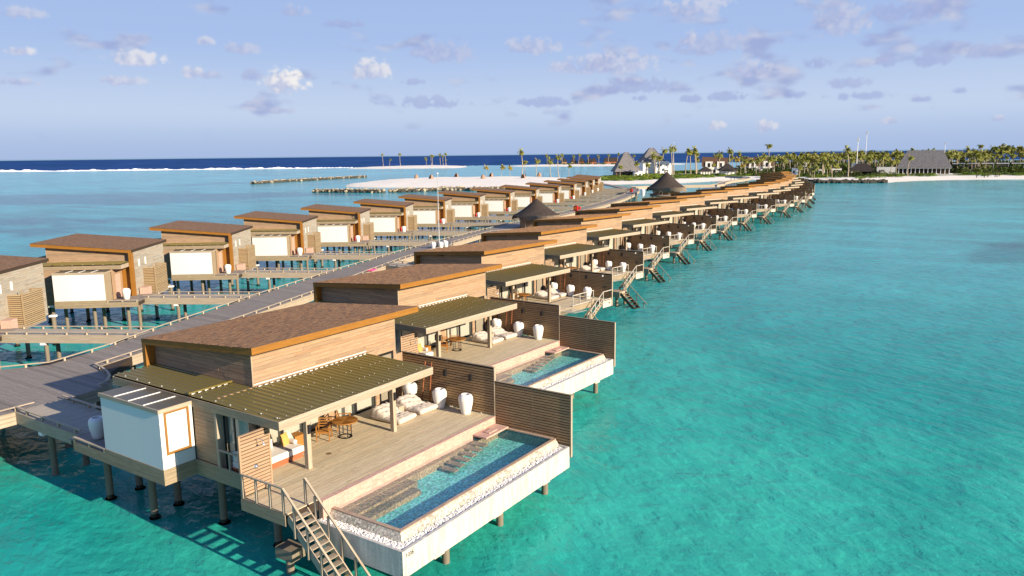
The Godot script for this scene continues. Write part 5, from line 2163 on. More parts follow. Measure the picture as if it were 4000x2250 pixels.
func build_huts() -> void:
	thatched_hut("round thatched hut beside the jetty between the two villa rows, nearer of the two", 91.0, -48.2, 2.7, 3.9, 2.05, 4.85)
	thatched_hut("larger thatched hut beside the far bend of the jetty", 200.0, -71.0, 3.9, 5.6, 1.9, 6.6)
	mast("tall white mast with a round beacon among four white pots on the jetty", 61.0, -44.6, 9.6)
	mast("thin white mast beside the larger thatched hut", 206.0, -71.5, 15.0)
	var v0 := make_vase("white pot left of the mast foot, outermost of four")
	var spots := [[59.9, -44.7, "leftmost"], [60.5, -43.9, "second from the left"], [61.5, -43.9, "third from the left"], [62.1, -44.5, "rightmost"]]
	for i in 4:
		var xf := Transform3D(Basis().scaled(Vector3(0.95, 0.9, 0.95)), W(spots[i][0], spots[i][1], 0.0))
		var l := "white pot round the mast foot on the jetty, %s of four" % spots[i][2]
		if i == 0:
			v0.transform = xf
			tag(v0, l, "vase", "white pots round the mast")
		else:
			copy(v0, xf, l)
	copy(v0, Transform3D(Basis().scaled(Vector3(1.7, 2.2, 1.7)), W(186.0, -72.2, 0)), "large white jar left of the larger thatched hut").remove_meta("group")
	var r := make_ring()
	r.transform = Transform3D(Basis(Vector3.UP, 0.7).scaled(Vector3.ONE * 1.1), W(87.6, -46.0, 0.42))
	tag(r, "orange life ring on a stand in front of the nearer thatched hut", "life ring")
	copy(r, Transform3D(Basis(Vector3.UP, 0.5).scaled(Vector3.ONE * 1.3), W(193.5, -70.0, 0.5)), "orange life ring in front of the larger thatched hut")
	var mb := MB.new()
	mb.box(W(41.2, -37.75, 0.09), Vector3(0.75, 0.10, 1.1), Basis(Vector3.UP, 0.3))
	tag(obj("float_mat", mb, mats.pink_plastic), "bright pink float mat lying on the jetty above the third villa roof", "float")
	for k in 3:
		var pos: Array = [[127.5, -61.2], [128.6, -61.0], [206.5, -85.5]][k]
		var t := thing("hose_cabinet", ["red hose cabinet on the jetty before the left villas, left of a pair", "small red hose cabinet, right of a pair on the jetty", "red hose cabinet at the far bend of the jetty"][k], "hose cabinet", Transform3D(Basis(), W(pos[0], pos[1])))
		mb = MB.new()
		mb.box(Vector3(0, 0.55, 0), Vector3(0.9, 1.1, 0.5) * (0.6 if k == 1 else 1.0))
		obj("cabinet", mb, mats.red_paint, t)
		mb = MB.new()
		mb.box(Vector3(0.0, 0.6, 0.27), Vector3(0.5, 0.6, 0.02))
		obj("door", mb, mats.ring_orange, t)
	# the bridge to the beach: white sided, on round piles, swinging into a curve at its right end
	var pts := [[240.0, -100.5], [250.0, -96.0], [258.0, -88.0], [266.0, -80.0], [276.0, -80.5], [290.0, -84.8], [308.0, -88.0], [326.0, -89.0], [345.0, -91.5], [362.0, -98.0], [378.0, -112.0]]
	var t2 := thing("beach_bridge", "white sided footbridge that curves from the jetty to the beach", "footbridge")
	for i in pts.size() - 1:
		var a := Vector2(pts[i][0], pts[i][1])
		var b := Vector2(pts[i + 1][0], pts[i + 1][1])
		mb = MB.new()
		mb.beam(W(a.x, a.y, -0.08), W(b.x, b.y, -0.08), 2.6, 0.12)
		obj("deck", mb, mats.jetty_wood, t2)
		var s := (b - a).normalized().orthogonal() * 1.4
		for k in [-1.0, 1.0]:
			mb = MB.new()
			mb.beam(W(a.x + s.x * k, a.y + s.y * k, -0.3), W(b.x + s.x * k, b.y + s.y * k, -0.3), 0.08, 0.95)
			obj("side_board", mb, mats.pale_wood, t2)
		var n := int((b - a).length() / 4.0)
		for k in n:
			var c := a.lerp(b, float(k) / n)
			pile_at(t2, c.x, c.y)
	var pts2 := [[226.0, -96.0], [238.0, -104.0], [250.0, -113.0], [266.0, -126.0], [284.0, -142.0], [300.0, -152.0]]
	var t3 := thing("bank_bridge", "plank footbridge from the end of the jetty to the sand bank", "footbridge")
	for i in pts2.size() - 1:
		mb = MB.new()
		mb.beam(W(pts2[i][0], pts2[i][1], -0.2), W(pts2[i + 1][0], pts2[i + 1][1], -0.2), 2.6, 0.35)
		obj("deck", mb, mats.jetty_wood, t3)
		pile_at(t3, pts2[i][0], pts2[i][1])


func hip_roof(mb: MB, s: Vector2, ridge: Vector2, h0: float, h1: float) -> void:  # s: half size at the eave in (v, u), ridge: half size at the top
	var b := [Vector3(-s.x, h0, s.y), Vector3(s.x, h0, s.y), Vector3(s.x, h0, -s.y), Vector3(-s.x, h0, -s.y)]
	var t := [Vector3(-ridge.x, h1, ridge.y), Vector3(ridge.x, h1, ridge.y), Vector3(ridge.x, h1, -ridge.y), Vector3(-ridge.x, h1, -ridge.y)]
	for i in 4:
		mb.quad(b[i], b[(i + 1) % 4], t[(i + 1) % 4], t[i])
	mb.quad(t[0], t[1], t[2], t[3])
	mb.quad(b[3], b[2], b[1], b[0])


func windows(t: Node3D, at: Array, z: float, w: float, h: float) -> void:
	for p in at:
		var mb := MB.new()
		mb.box(Vector3(p[0], p[1], z), Vector3(w, h, 0.14))
		var o := obj("window", mb, mats.black_metal, t)
		mb = MB.new()
		mb.box(Vector3(p[0], p[1] - h * 0.5 - 0.06, z + 0.1), Vector3(w + 0.2, 0.1, 0.25))
		obj("sill", mb, mats.white_paint, o)


func build_far() -> void:
	var mb: MB
	var turn := Basis(Vector3.UP, 0.42)  # the far buildings face back along the row
	# great hall: long hipped shingle roof over white columns
	var t := thing("beach_hall", "large hall on the beach, grey hipped shingle roof over a row of white columns", "hall", Transform3D(Basis(Vector3.UP, 0.10), W(484, -33.5, -1.45)))
	mb = MB.new()
	hip_roof(mb, Vector2(14.0, 8.5), Vector2(9.0, 1.2), 3.8, 13.4)
	obj("roof", mb, mats.grey_thatch, t)
	mb = MB.new()
	mb.box(Vector3(0, 3.55, 0), Vector3(27.0, 0.5, 16.0))
	obj("eave_beam", mb, mats.white_paint, t)
	mb = MB.new()
	mb.box(Vector3(0, 1.8, -1.5), Vector3(25.0, 3.2, 11.0))
	obj("inner_wall", mb, mats.dark_wood, t)
	mb = MB.new()
	mb.box(Vector3(0, 0.1, 0.5), Vector3(29.0, 0.3, 19.0))
	obj("terrace", mb, mats.white_paint, t)
	for i in 13:
		mb = MB.new()
		mb.box(Vector3(-12.6 + i * 2.1, 1.75, 7.6), Vector3(0.36, 3.2, 0.36))
		obj("column", mb, mats.white_paint, t)
	for i in 6:
		var pb := thing("sun_lounger", "white sun lounger before the columned hall, %s from the left" % nth(i), "sun lounger", Transform3D(Basis(Vector3.UP, 0.1), W(470.5 - i * 0.4, -42.0 + i * 3.4, -1.35)), "loungers before the hall")
		mb = MB.new()
		mb.box(Vector3(0, 0.32, 0.2), Vector3(0.7, 0.12, 1.4))
		mb.box(Vector3(0, 0.5, -0.75), Vector3(0.7, 0.1, 0.7), Basis(Vector3.RIGHT, 0.6))
		mb.box(Vector3(0, 0.14, 0.6), Vector3(0.6, 0.26, 0.1))
		mb.box(Vector3(0, 0.14, -0.4), Vector3(0.6, 0.26, 0.1))
		obj("frame", mb, mats.white_fabric, pb)
	# two steep pyramids
	for k in 2:
		var g: Array = [[402, -181.3, 9.9, 3.4, 14.6, 1.0], [446, -184.8, 9.6, 8.6, 17.2, 1.3]][k]
		t = thing("pyramid_pavilion", ["steep grey thatched pyramid pavilion with glass walls, left of the two", "taller grey thatched pyramid on a white base, right of the two"][k], "pavilion", Transform3D(Basis(Vector3.UP, 0.62), W(g[0], g[1], -1.8)))
		mb = MB.new()
		hip_roof(mb, Vector2(g[2], g[2]) * 0.80, Vector2(g[5], 0.4), g[3], g[4])
		var rf := obj("roof", mb, mats.grey_thatch, t)
		for c in 4:
			mb = MB.new()
			var sx := -1.0 if c % 2 else 1.0
			var sz := -1.0 if c / 2 else 1.0
			mb.beam(Vector3(sx * g[2] * 0.8, g[3] + 0.03, sz * g[2] * 0.8), Vector3(sx * g[5], g[4] + 0.03, sz * 0.4), 0.4, 0.16)
			obj("hip_cap", mb, mats.grey_thatch, rf)
		mb = MB.new()
		mb.box(Vector3(0, g[3] * 0.5 - 0.1, 0), Vector3(g[2] * 1.35, g[3], g[2] * 1.35))
		obj("wall", mb, mats.dark_metal if k == 0 else mats.white_paint, t)
		if k == 0:
			for c in 9:
				for e in 2:
					mb = MB.new()
					var x: float = -g[2] * 0.68 + c * g[2] * 0.17
					mb.box(Vector3(x, g[3] * 0.5, g[2] * 0.69) if e == 0 else Vector3(g[2] * 0.69, g[3] * 0.5, x), Vector3(0.25, g[3], 0.25))
					obj("column", mb, mats.dark_wood if c % 3 else mats.red_wood, t)
	# white house right of the taller pyramid
	t = thing("white_house", "white cubic house with small dark windows beside the taller pyramid", "house", Transform3D(Basis(Vector3.UP, 0.62), W(444, -177, -1.8)))
	mb = MB.new()
	mb.box(Vector3(0, 4.4, 0), Vector3(8.5, 8.8, 7.0))
	mb.box(Vector3(5.2, 3.4, 1.0), Vector3(2.4, 6.8, 5.0))
	obj("wall", mb, mats.white_paint, t)
	windows(t, [[-2.6, 6.4], [-1.0, 6.4], [2.6, 6.4], [-2.2, 2.2], [1.6, 2.2]], 3.52, 0.8, 1.0)
	mb = MB.new()
	mb.box(Vector3(2.8, 4.1, 4.1), Vector3(3.4, 1.2, 1.2))
	obj("balcony", mb, mats.white_paint, t)
	# low white annexe of the left pyramid
	t = thing("white_annexe", "low white building right of the left pyramid", "house", Transform3D(Basis(Vector3.UP, 0.62), W(398, -172.0, -1.8)))
	mb = MB.new()
	mb.box(Vector3(0, 1.9, 0), Vector3(5.0, 3.8, 4.0))
	obj("wall", mb, mats.white_paint, t)
	windows(t, [[-1.2, 1.6], [1.2, 1.6]], 2.02, 0.9, 1.4)
	# brown villas with white bays
	for k in 2:
		var g: Array = [[484, -156.5, 16.5, 6.2], [500, -132.0, 20.0, 5.6]][k]
		t = thing("brown_villa", ["brown walled villa with white bays, left of two among the palms", "longer brown walled villa, right of two among the palms"][k], "house", Transform3D(Basis(Vector3.UP, 0.35), W(g[0], g[1], -1.6)))
		mb = MB.new()
		mb.hexa(Vector3(-g[2] * 0.5, 4.6, 5), Vector3(g[2] * 0.5, 4.6, 5), Vector3(g[2] * 0.5, 4.6, -5), Vector3(-g[2] * 0.5, 4.6, -5), Vector3(-g[2] * 0.5, 4.8 + g[3], 5), Vector3(g[2] * 0.5, 4.6 + g[3] * 0.9, 5), Vector3(g[2] * 0.5, 4.6 + g[3] * 0.9, -5), Vector3(-g[2] * 0.5, 4.8 + g[3], -5))
		obj("upper_wall", mb, mats.brown_render, t)
		mb = MB.new()
		mb.box(Vector3(0, 2.3, 0.2), Vector3(g[2] - 1.0, 4.6, 9.0))
		obj("lower_wall", mb, mats.white_paint, t)
		for e in 2:
			mb = MB.new()
			mb.box(Vector3(-g[2] * 0.22 + e * g[2] * 0.45, 5.6, 4.2), Vector3(4.6, 4.6, 2.6))
			obj("bay", mb, mats.white_paint, t)
			windows(t, [[-g[2] * 0.22 + e * g[2] * 0.45, 5.6]], 5.5, 1.6, 2.6)
		windows(t, [[-g[2] * 0.3, 1.6], [0, 1.6], [g[2] * 0.3, 1.6]], 4.72, 1.6, 2.2)
	# two dark thatched pavilions on the beach
	for k in 2:
		var g: Array = [[430, -143.0, 3.9, 1.7, 3.9], [436, -131.8, 5.4, 1.7, 5.7]][k]
		t = thing("beach_pavilion", ["small dark thatched pavilion before the brown villa, left of two", "larger dark thatched pavilion with white walls, right of two"][k], "pavilion", Transform3D(Basis(Vector3.UP, 0.5), W(g[0], g[1], -1.4)))
		mb = MB.new()
		hip_roof(mb, Vector2(g[2], g[2]), Vector2(0.3, 0.3), g[3] + 1.2, g[4] + 1.4)
		obj("roof", mb, mats.dark_thatch, t)
		mb = MB.new()
		mb.box(Vector3(0, 1.4, 0), Vector3(g[2] * 1.5, 2.8, g[2] * 1.5))
		obj("wall", mb, mats.white_paint, t)
		for c in 5:
			mb = MB.new()
			mb.box(Vector3(-g[2] * 0.8 + c * g[2] * 0.4, 1.4, g[2] * 0.82), Vector3(0.2, 2.8, 0.2))
			obj("post", mb, mats.pale_wood, t)
	# beach bar with kayak rack, long white wall
	t = thing("beach_bar", "open beach bar under a dark thatched hip roof beside the orange rack", "bar", Transform3D(Basis(Vector3.UP, 0.2), W(452, -61.0, -1.4)))
	mb = MB.new()
	hip_roof(mb, Vector2(7.4, 5.0), Vector2(2.6, 0.4), 2.2, 6.6)
	obj("roof", mb, mats.dark_thatch, t)
	for c in 5:
		mb = MB.new()
		mb.box(Vector3(-6.4 + c * 3.2, 1.1, 4.2), Vector3(0.24, 2.2, 0.24))
		obj("post", mb, mats.pale_wood, t)
	mb = MB.new()
	mb.box(Vector3(0, 1.0, -1.0), Vector3(11.0, 2.0, 4.0))
	obj("counter", mb, mats.dark_wood, t)
	t = thing("kayak_rack", "orange and white kayak rack in front of the beach bar", "rack", Transform3D(Basis(Vector3.UP, 0.2), W(440, -64.5, -1.5)))
	for c in 3:
		mb = MB.new()
		mb.lathe(Vector3(0, 0.5 + c * 0.75, 0), [Vector2(0.02, -2.0), Vector2(0.28, -1.2), Vector2(0.34, 0), Vector2(0.28, 1.2), Vector2(0.02, 2.0)], 10, Basis(Vector3.BACK, PI / 2))
		obj("kayak", mb, mats.ring_orange if c % 2 else mats.white_paint, t)
	for c in 2:
		mb = MB.new()
		mb.box(Vector3(-1.2 + c * 2.4, 1.1, -0.4), Vector3(0.12, 2.4, 0.12))
		obj("upright", mb, mats.pale_wood, t)
	t = thing("garden_wall", "long white wall between the beach bar and the hall", "wall", Transform3D(Basis(Vector3.UP, 0.15), W(462, -50.0, -1.4)))
	mb = MB.new()
	mb.box(Vector3(0, 2.2, 0), Vector3(9.5, 4.4, 0.5))
	obj("wall", mb, mats.white_paint, t)
	# white beach villas on the right and white houses in the trees
	for k in 9:
		t = thing("beach_villa", "white beach villa in the trees right of the hall, %s from the left" % ORD[k].replace("nearest", "first"), "house", Transform3D(Basis(Vector3.UP, 0.05), W(520 + k * 2.0, -19.0 + k * 7.4, -1.4)), "beach villas right of the hall")
		mb = MB.new()
		mb.box(Vector3(0, 2.6, 0), Vector3(5.6, 5.2, 5.0))
		obj("wall", mb, mats.grey_wood, t)
		mb = MB.new()
		mb.box(Vector3(0, 5.3, 0.4), Vector3(6.4, 0.4, 6.6))
		obj("roof", mb, mats.white_paint, t)
		windows(t, [[-1.2, 2.2], [1.4, 2.2]], 2.54, 1.8, 2.8)
		mb = MB.new()
		mb.box(Vector3(2.9, 2.6, 2.6), Vector3(0.25, 5.0, 1.6))
		obj("side_wall", mb, mats.white_paint, t)
	for k in 5:
		var g: Array = [[428, -91.0, 3.2, 4.6], [470, -78.0, 5.5, 3.6], [455, -83.0, 3.4, 3.4], [505, -105.0, 5.0, 7.0], [495, -72.0, 4.5, 6.6]][k]
		t = thing("white_house", ["small white house behind the end of the right row", "white house with a reddish roof edge in the palms", "small white house under the yellow palms", "tall white house showing above the far roofs", "white house half hidden above the beach bar"][k], "house", Transform3D(Basis(Vector3.UP, 0.3), W(g[0], g[1], -1.3)))
		mb = MB.new()
		mb.box(Vector3(0, g[3] * 0.5, 0), Vector3(g[2], g[3], 4.0))
		obj("wall", mb, mats.white_paint, t)
		mb = MB.new()
		mb.box(Vector3(0, g[3] + 0.1, 0), Vector3(g[2] + 0.5, 0.25, 4.6))
		obj("roof", mb, mats.brown_render, t)
		windows(t, [[-g[2] * 0.2, g[3] * 0.5]], 2.03, 0.9, 1.5)
	# antenna masts
	for k in 3:
		var g: Array = [[474, -67.7, 21.0], [600, -84.5, 27.5], [760, -48.0, 20.0]][k]
		t = thing("antenna_mast", ["tall thin mast standing on the beach by the bar", "taller antenna mast with panels behind the palms", "small distant antenna above the forest"][k], "mast", Transform3D(Basis(), W(g[0], g[1], -1.4)))
		mb = MB.new()
		mb.lathe(Vector3.ZERO, [Vector2(0.26, 0), Vector2(0.2, g[2] * 0.5), Vector2(0.15, g[2])], 8)
		obj("pole", mb, mats.white_paint, t)
		for c in 3:
			mb = MB.new()
			mb.box(Vector3(cos(c * 2.1) * 0.5, g[2] - 0.9, sin(c * 2.1) * 0.5), Vector3(0.3, 2.0, 0.3))
			obj("antenna_panel", mb, mats.white_paint, t)
	# thatched village on the far islet
	for k in 9:
		var p: Vector2 = [Vector2(930, -428), Vector2(940, -462), Vector2(928, -482), Vector2(935, -492), Vector2(925, -500), Vector2(938, -506), Vector2(925, -512), Vector2(936, -519), Vector2(920, -524)][k]
		t = thing("thatched_bungalow", "brown thatched bungalow on the far islet, %s from the right" % ORD[k].replace("nearest", "first"), "bungalow", Transform3D(Basis(Vector3.UP, 0.6), W(p.x, p.y, -1.5)), "bungalows of the far islet")
		mb = MB.new()
		hip_roof(mb, Vector2(11.0 if k == 1 else 4.4, 4.4), Vector2(8.0 if k == 1 else 0.6, 0.3), 3.4, 8.6)
		obj("roof", mb, mats.dark_thatch, t)
		mb = MB.new()
		mb.box(Vector3(0, 1.7, 0), Vector3(19.0 if k == 1 else 6.6, 3.4, 6.4))
		obj("wall", mb, mats.red_wood if k < 5 else mats.cladding, t)
	# woven pods on the sand bank, thin posts, mooring piles
	var pods := [[340, -290.8], [336, -275.7], [368, -281.8], [347, -246.1], [379, -262.8], [358, -225.2], [399, -240.0]]
	var pod: Node3D
	for k in pods.size():
		var xf := Transform3D(Basis(Vector3.UP, -0.7 + 0.5 * (k % 3)), W(pods[k][0], pods[k][1], -1.75))
		var l := "woven hooded beach pod on the sand bank, %s from the left" % ORD[k].replace("nearest", "first")
		if pod == null:
			pod = thing("beach_pod", l, "beach pod", xf, "woven pods on the sand bank")
			mb = MB.new()
			for i in 12:
				for j in 9:
					var q := []
					for e in [[0, 0], [1, 0], [1, 1], [0, 1]]:
						var a: float = lerpf(-0.75, PI + 0.75, (i + e[0]) / 12.0)
						var f: float = (j + e[1]) / 9.0
						var r := 1.5 * (1.0 - 0.25 * f) * sqrt(maxf(0.0, 1.0 - pow(f, 3.0)))
						q.append(Vector3(cos(a) * r, 2.9 * f, -sin(a) * r - 0.3 * f))
					mb.quad(q[0], q[1], q[2], q[3])
			obj("hood", mb, mats.red_wood_pod, pod)
			mb = MB.new()
			mb.lathe(Vector3.ZERO, [Vector2(1.35, 0.0), Vector2(1.4, 0.5), Vector2(0.01, 0.52)], 14)
			obj("seat", mb, mats.white_fabric, pod)
		else:
			copy(pod, xf, l)
	for k in 8:
		mb = MB.new()
		var p := Vector2(398 + k * 3.2, -236.0 + k * 2.6)
		mb.lathe(W(p.x, p.y, -2.2), [Vector2(0.09, 0), Vector2(0.06, 3.4)], 6)
		tag(obj("thin_post", mb, mats.dark_metal), "thin dark post on the sand bank, %s from the left" % nth(7 - k), "post", "posts on the sand bank")
	for k in 6:
		var p: Array = [[447, -5.2], [448, -1.9], [451.7, -0.5], [454, 2.6], [454.4, 3.4], [457.8, 4.2]][k]
		mb = MB.new()
		mb.lathe(W(p[0], p[1], -3.5), [Vector2(0.2, 0), Vector2(0.16, 4.0 + 0.5 * (k % 3))], 7)
		tag(obj("mooring_pile", mb, mats.dark_wood), "dark mooring pile in the shallows before the right beach, %s from the left" % nth(k), "pile", "mooring piles")


# ---------------------------------------------------------------- plants

func palm_meshes(k: int) -> Array:  # trunk of height 1 leaning a little, crown of fronds with separate leaflets
	var r := RandomNumberGenerator.new()
	r.seed = 100 + k
	var tr := MB.new()
	var pts := []
	for i in 8:
		var f := i / 7.0
		pts.append(Vector3(0.10 * f * f * (1 if k % 2 else -0.6), f, 0.05 * sin(f * 3.0)))
	tr.tint = Color(1, 1, 1)
	tr.tube(pts, [0.034, 0.024, 0.021, 0.02, 0.019, 0.018, 0.017, 0.018], 7)
	var cr := MB.new()
	var n := 19 + k % 4
	for i in n:
		var az := TAU * i / n + r.randf_range(-0.25, 0.25)
		var el := r.randf_range(-0.45, 1.25)
		var L := r.randf_range(0.85, 1.15)
		var d := Vector3(cos(az) * cos(el), sin(el), sin(az) * cos(el))
		d += Vector3(0.35, 0, 0.12)  # the trade wind combs the fronds to one side
		d = d.normalized()
		var tone := r.randf_range(0.65, 1.25)
		var yel := r.randf_range(0.0, 0.35)
		if el < -0.2: yel += 0.5
		cr.tint = Color(tone * (1 + yel), tone * (1.0 + 0.25 * yel), tone * (1 - 0.2 * yel))
		var p := Vector3.ZERO
		var side := d.cross(Vector3.UP).normalized()
		var m := 9
		for s in m:
			var f := float(s) / m
			var q := p + d * (L / m)
			d = (d + Vector3(0.04, -0.20 - 0.06 * f, 0.02)).normalized()
			var w := L * 0.30 * sin(PI * clampf(0.12 + f * 0.86, 0, 1)) + 0.03
			var nrm := side.cross(d).normalized()
			for e in [-1.0, 1.0]:
				var tip: Vector3 = p + side * e * w + d * (w * 0.75) - nrm * (w * r.randf_range(0.25, 0.6)) * signf(nrm.y + 0.001)
				cr.tri(p, q, tip)
				if s % 2 == 0:
					cr.tri(p + d * 0.02, q + d * 0.03, tip + side * e * 0.02 - Vector3(0, 0.06, 0))
			p = q
	return [tr.mesh(), cr.mesh()]


func bush_mesh(k: int) -> ArrayMesh:
	var r := RandomNumberGenerator.new()
	r.seed = 300 + k
	var mb := MB.new()
	for i in 150:
		var a := r.randf() * TAU
		var h := r.randf()
		var rad := sqrt(1.0 - h * h * 0.8) * r.randf_range(0.55, 1.05) * (1.0 + 0.3 * sin(a * 3.0 + k))
		var p := Vector3(cos(a) * rad, h * 0.95, sin(a) * rad)
		var s := r.randf_range(0.10, 0.2)
		var x := Vector3(r.randf() - 0.5, r.randf() - 0.5, r.randf() - 0.5).normalized()
		var y := x.cross(Vector3(r.randf(), 1.0, r.randf())).normalized()
		var t := r.randf_range(0.55, 1.35)
		mb.tint = Color(t * r.randf_range(0.8, 1.4), t, t * 0.9)
		mb.quad(p - x * s, p - y * s * 0.6, p + x * s, p + y * s * 0.6)
	return mb.mesh()


func nth(i: int) -> String:
	if i < 21:
		return ORD[i].replace("nearest", "first")
	var tens: String = ["twenty", "thirty", "forty"][(i + 1) / 10 - 2]
	var ones: int = (i + 1) % 10
	return (tens.trim_suffix("y") + "ieth") if ones == 0 else tens + "-" + ORD[ones - 1].replace("nearest", "first")


func build_trees() -> void:
	var protos := []
	for k in 7:
		protos.append(palm_meshes(k))
	var plant := func(u: float, v: float, g: float, h: float, label: String, group: String, k: int, yellow := 0.0) -> void:
		var turn := rnd.randf_range(-0.6, 0.6) + (PI if k == 3 else 0.0)
		var t := thing("palm_tree", label, "palm tree", Transform3D(Basis(Vector3.UP, turn), W(u, v, g - WL)), group)
		put("trunk", protos[k][0], mats.trunk, t, Transform3D(Basis.from_scale(Vector3(h if h < 14 else 14.0, h, h if h < 14 else 14.0)), Vector3.ZERO))
		var s := clampf(h * 0.27, 2.2, 2.9) * rnd.randf_range(0.9, 1.1)
		var lean := 0.10 * (1.0 if k % 2 else -0.6) * minf(h, 14.0)
		put("crown", protos[k][1], mats.frond_yellow if yellow > 0.5 and h < 9.5 else mats.frond, t, Transform3D(Basis(Vector3.UP, -turn + rnd.randf_range(-0.5, 0.5)).scaled(Vector3.ONE * s), Vector3(lean, h, 0.05 * sin(3.0) * minf(h, 14.0))))
	# palms that stand out one by one: u, v, height
	var front := [[384, -176, 6.3], [386, -168, 7.7], [395, -164, 7.3], [432, -176, 12.0], [405, -161, 11.5], [423, -161, 15.8], [438, -166, 16.4], [439, -159, 14.2], [443, -157, 14.1], [444, -154, 15.2], [464, -161, 13.0], [461, -150, 6.3], [456, -143, 12.3], [431, -122, 6.2], [440, -122, 8.6], [469, -127, 8.3], [492, -123, 17.9], [503, -122, 9.6], [504, -119, 8.4], [493, -110, 10.1], [421, -87, 7.2], [438, -86, 6.0], [395, -74, 5.4], [511, -155, 14.6], [460, -183, 15.6], [406, -83, 6.2], [394, -73, 6.9], [426, -76, 10.6], [396, -67, 6.4], [402, -66, 7.2], [427, -69, 5.8], [420, -62, 14.2], [480, -55, 7.7], [503, -53, 6.9], [458, -44, 8.4], [488, -10, 8.0], [588, 2, 8.1], [560, 8, 10.3]]
	var by_side := func(a, b): return atan2(a[1] - 20.2, a[0] + 17.8) < atan2(b[1] - 20.2, b[0] + 17.8)
	front.sort_custom(by_side)
	for i in front.size():
		var p: Array = front[i]
		plant.call(p[0], p[1], ground(LAND, p[0], p[1]) - 0.1, p[2], ("palm along the beach front of the main island, %s from the left" if p[2] < 12 else "tall palm rising above the beach front of the main island, %s from the left") % nth(i), "beach front palms of the main island", i % 7, 1.0 if i % 6 == 3 else 0.0)
	var isl := [[727, -682, 15.8], [727, -671, 9.1], [791, -710, 16.3], [777, -652, 9.4], [788, -650, 13.7], [860, -712, 14.1], [834, -674, 15.1], [834, -664, 16.0], [860, -690, 13.3], [858, -684, 7.5]]
	isl.sort_custom(by_side)
	for i in isl.size():
		plant.call(isl[i][0], isl[i][1], maxf(0.3, ground(ISLE, isl[i][0], isl[i][1])), isl[i][2], ("lone palm on the left of the reef islet, %s from the left" % nth(i)) if i < 3 else "palm in the close group on the reef islet, %s from its left" % nth(i - 3), "palms left on the reef islet" if i < 3 else "palm group of the reef islet", i % 7)
	var bank := [[369, -259, 6.1], [382, -257, 5.8], [383, -251, 5.8], [393, -249, 15.3], [399, -250, 9.7], [409, -248, 10.5], [397, -230, 10.1], [410, -232, 12.7], [405, -222, 7.1]]
	bank.sort_custom(by_side)
	for i in bank.size():
		plant.call(bank[i][0], bank[i][1], maxf(0.3, ground(BANK, bank[i][0], bank[i][1])), bank[i][2], "windblown palm on the sand bank, %s from the left" % nth(i), "palms of the sand bank", i % 7, 1.0 if i < 4 else 0.0)
	var vil := [[870, -395, 11.0], [875, -420, 13.0], [890, -440, 12.0], [885, -452, 10.0], [905, -478, 12.0], [900, -490, 13.0], [905, -500, 11.0], [895, -512, 12.0], [905, -520, 13.0], [890, -530, 10.0], [900, -540, 12.0]]
	for i in vil.size():
		plant.call(vil[i][0], vil[i][1], 1.3, vil[i][2], "palm among the thatched bungalows of the far islet, %s from the right" % nth(i), "palms of the far islet", i % 7)
	# the grove: palms scattered through the island
	var made := 0
	while made < 228:
		var u := rnd.randf_range(400, 640)
		var v := rnd.randf_range(-178, 75) if made % 3 else rnd.randf_range(-110, 0)
		var d := inside(LAND, Vector2(u, v))
		if d < 24.0 or (u > 455 and u < 505 and v > -52 and v < -14) or (u < 450 and v < -125) or (u < 462 and v > -72 and v < -45) or (u < 505 and v > -16):
			continue
		var deep := smoothstep(420, 600, u)
		plant.call(u, v, ground(LAND, u, v) - 0.1, rnd.randf_range(7.5, 10.5) + deep * rnd.randf_range(0, 2.5), "green coconut palm in the grove of the main island", "palms of the island grove", made % 7, 1.0 if rnd.randf() < 0.10 else 0.0)
		made += 1
	var tall := [[640, -14, 16.5], [640, -9, 15.0], [645, -22, 14.0], [620, 0, 15.0], [622, 6, 14.0], [630, -92, 13.0], [635, -60, 13.5], [640, -44, 13.0]]
	tall.sort_custom(by_side)
	for i in tall.size():
		plant.call(tall[i][0], tall[i][1], 1.3, tall[i][2], "dark palm standing up against the sky above the grove, %s from the left" % nth(i), "palms above the right grove", i % 7)
	# farther crowns and the undergrowth: nobody could count them
	var far_spots := []
	for i in 620:
		far_spots.append(Vector2(rnd.randf_range(530, 900), rnd.randf_range(-150, 230)))
	multi("far_grove", "far palm crowns of the grove that run together", protos[1][1], mats.frond, far_spots, func(p: Vector2): return Transform3D(Basis(Vector3.UP, rnd.randf() * 0.8).scaled(Vector3.ONE * rnd.randf_range(2.4, 3.2)), W(p.x, p.y, 1.3 - WL + rnd.randf_range(7.5, 11.2) + (3.5 if p.y > -10 else 0.0))))
	var dense := []
	while dense.size() < 1500:
		var p := Vector2(rnd.randf_range(405, 700), rnd.randf_range(-150, 140))
		var d := inside(LAND, p)
		if d < 25 or (p.x > 450 and p.x < 505 and p.y > -66 and p.y < -14) or (p.x < 470 and p.y < -125) or (p.x < 480 and p.y > -14): continue
		dense.append(p)
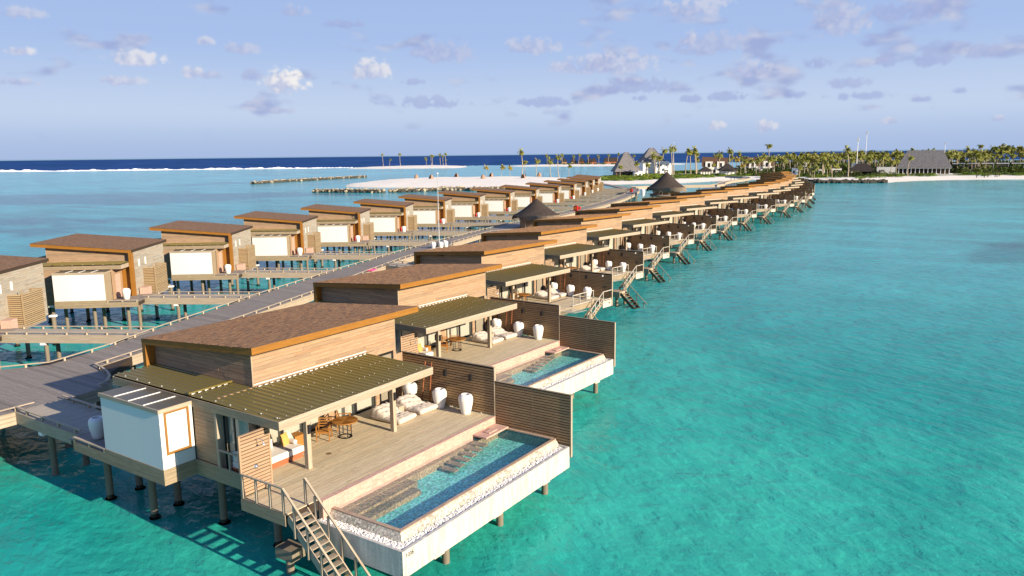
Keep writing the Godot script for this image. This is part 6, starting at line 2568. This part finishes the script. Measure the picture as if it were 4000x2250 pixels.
	multi("undergrowth", "dense green trees and shrubs between the palms", bush_mesh(0), mats.leaf, dense, func(p: Vector2):
		var s := rnd.randf_range(1.5, 3.0) * (1.0 + 0.9 * smoothstep(430, 560, p.x))
		return Transform3D(Basis(Vector3.UP, rnd.randf() * 6).scaled(Vector3(s, s * rnd.randf_range(0.9, 1.3), s)), W(p.x, p.y, 0.9 - WL)))
	var hedge := []
	while hedge.size() < 1500:
		var p := Vector2(rnd.randf_range(345, 560), rnd.randf_range(-200, 60))
		var d := inside(LAND, p)
		if d < 19 or d > 46 or (p.x > 462 and p.x < 500 and p.y > -50 and p.y < -14) or (p.y > -72 and p.y < -55 and p.x < 450): continue
		if p.y > -52 and p.x > 415 and rnd.randf() < 0.75 and d < 30: continue
		hedge.append(p)
	multi("beach_planting", "low bright green planting along the top of the beach", bush_mesh(1), mats.leaf_bright, hedge, func(p: Vector2):
		var s := rnd.randf_range(0.7, 1.5)
		return Transform3D(Basis(Vector3.UP, rnd.randf() * 6).scaled(Vector3(s * 1.3, s, s * 1.3)), W(p.x, p.y, ground(LAND, p.x, p.y) - WL - 0.15)))
	var isl_b := []
	for i in 150:
		isl_b.append(Vector2(rnd.randf_range(880, 960), rnd.randf_range(-545, -385)))
	multi("islet_planting", "dark shrubs between the bungalows of the far islet", bush_mesh(2), mats.leaf, isl_b, func(p: Vector2): return Transform3D(Basis(Vector3.UP, rnd.randf() * 6).scaled(Vector3.ONE * rnd.randf_range(1.2, 2.4)), W(p.x, p.y, 1.2 - WL)))


func multi(called: String, label: String, mesh: Mesh, m: Material, spots: Array, f: Callable) -> void:
	var mm := MultiMesh.new()
	mm.transform_format = MultiMesh.TRANSFORM_3D
	mm.use_colors = true
	mm.mesh = mesh
	mm.instance_count = spots.size()
	for i in spots.size():
		mm.set_instance_transform(i, f.call(spots[i]))
		var k := rnd.randf_range(0.65, 1.3)
		mm.set_instance_color(i, Color(k * rnd.randf_range(0.85, 1.25), k, k * rnd.randf_range(0.7, 1.0)))
	var mi := MultiMeshInstance3D.new()
	mi.name = numbered(called)
	mi.multimesh = mm
	mi.material_override = m
	add_child(mi, true)
	tag(mi, label, called.replace("_", " "), "", "stuff")
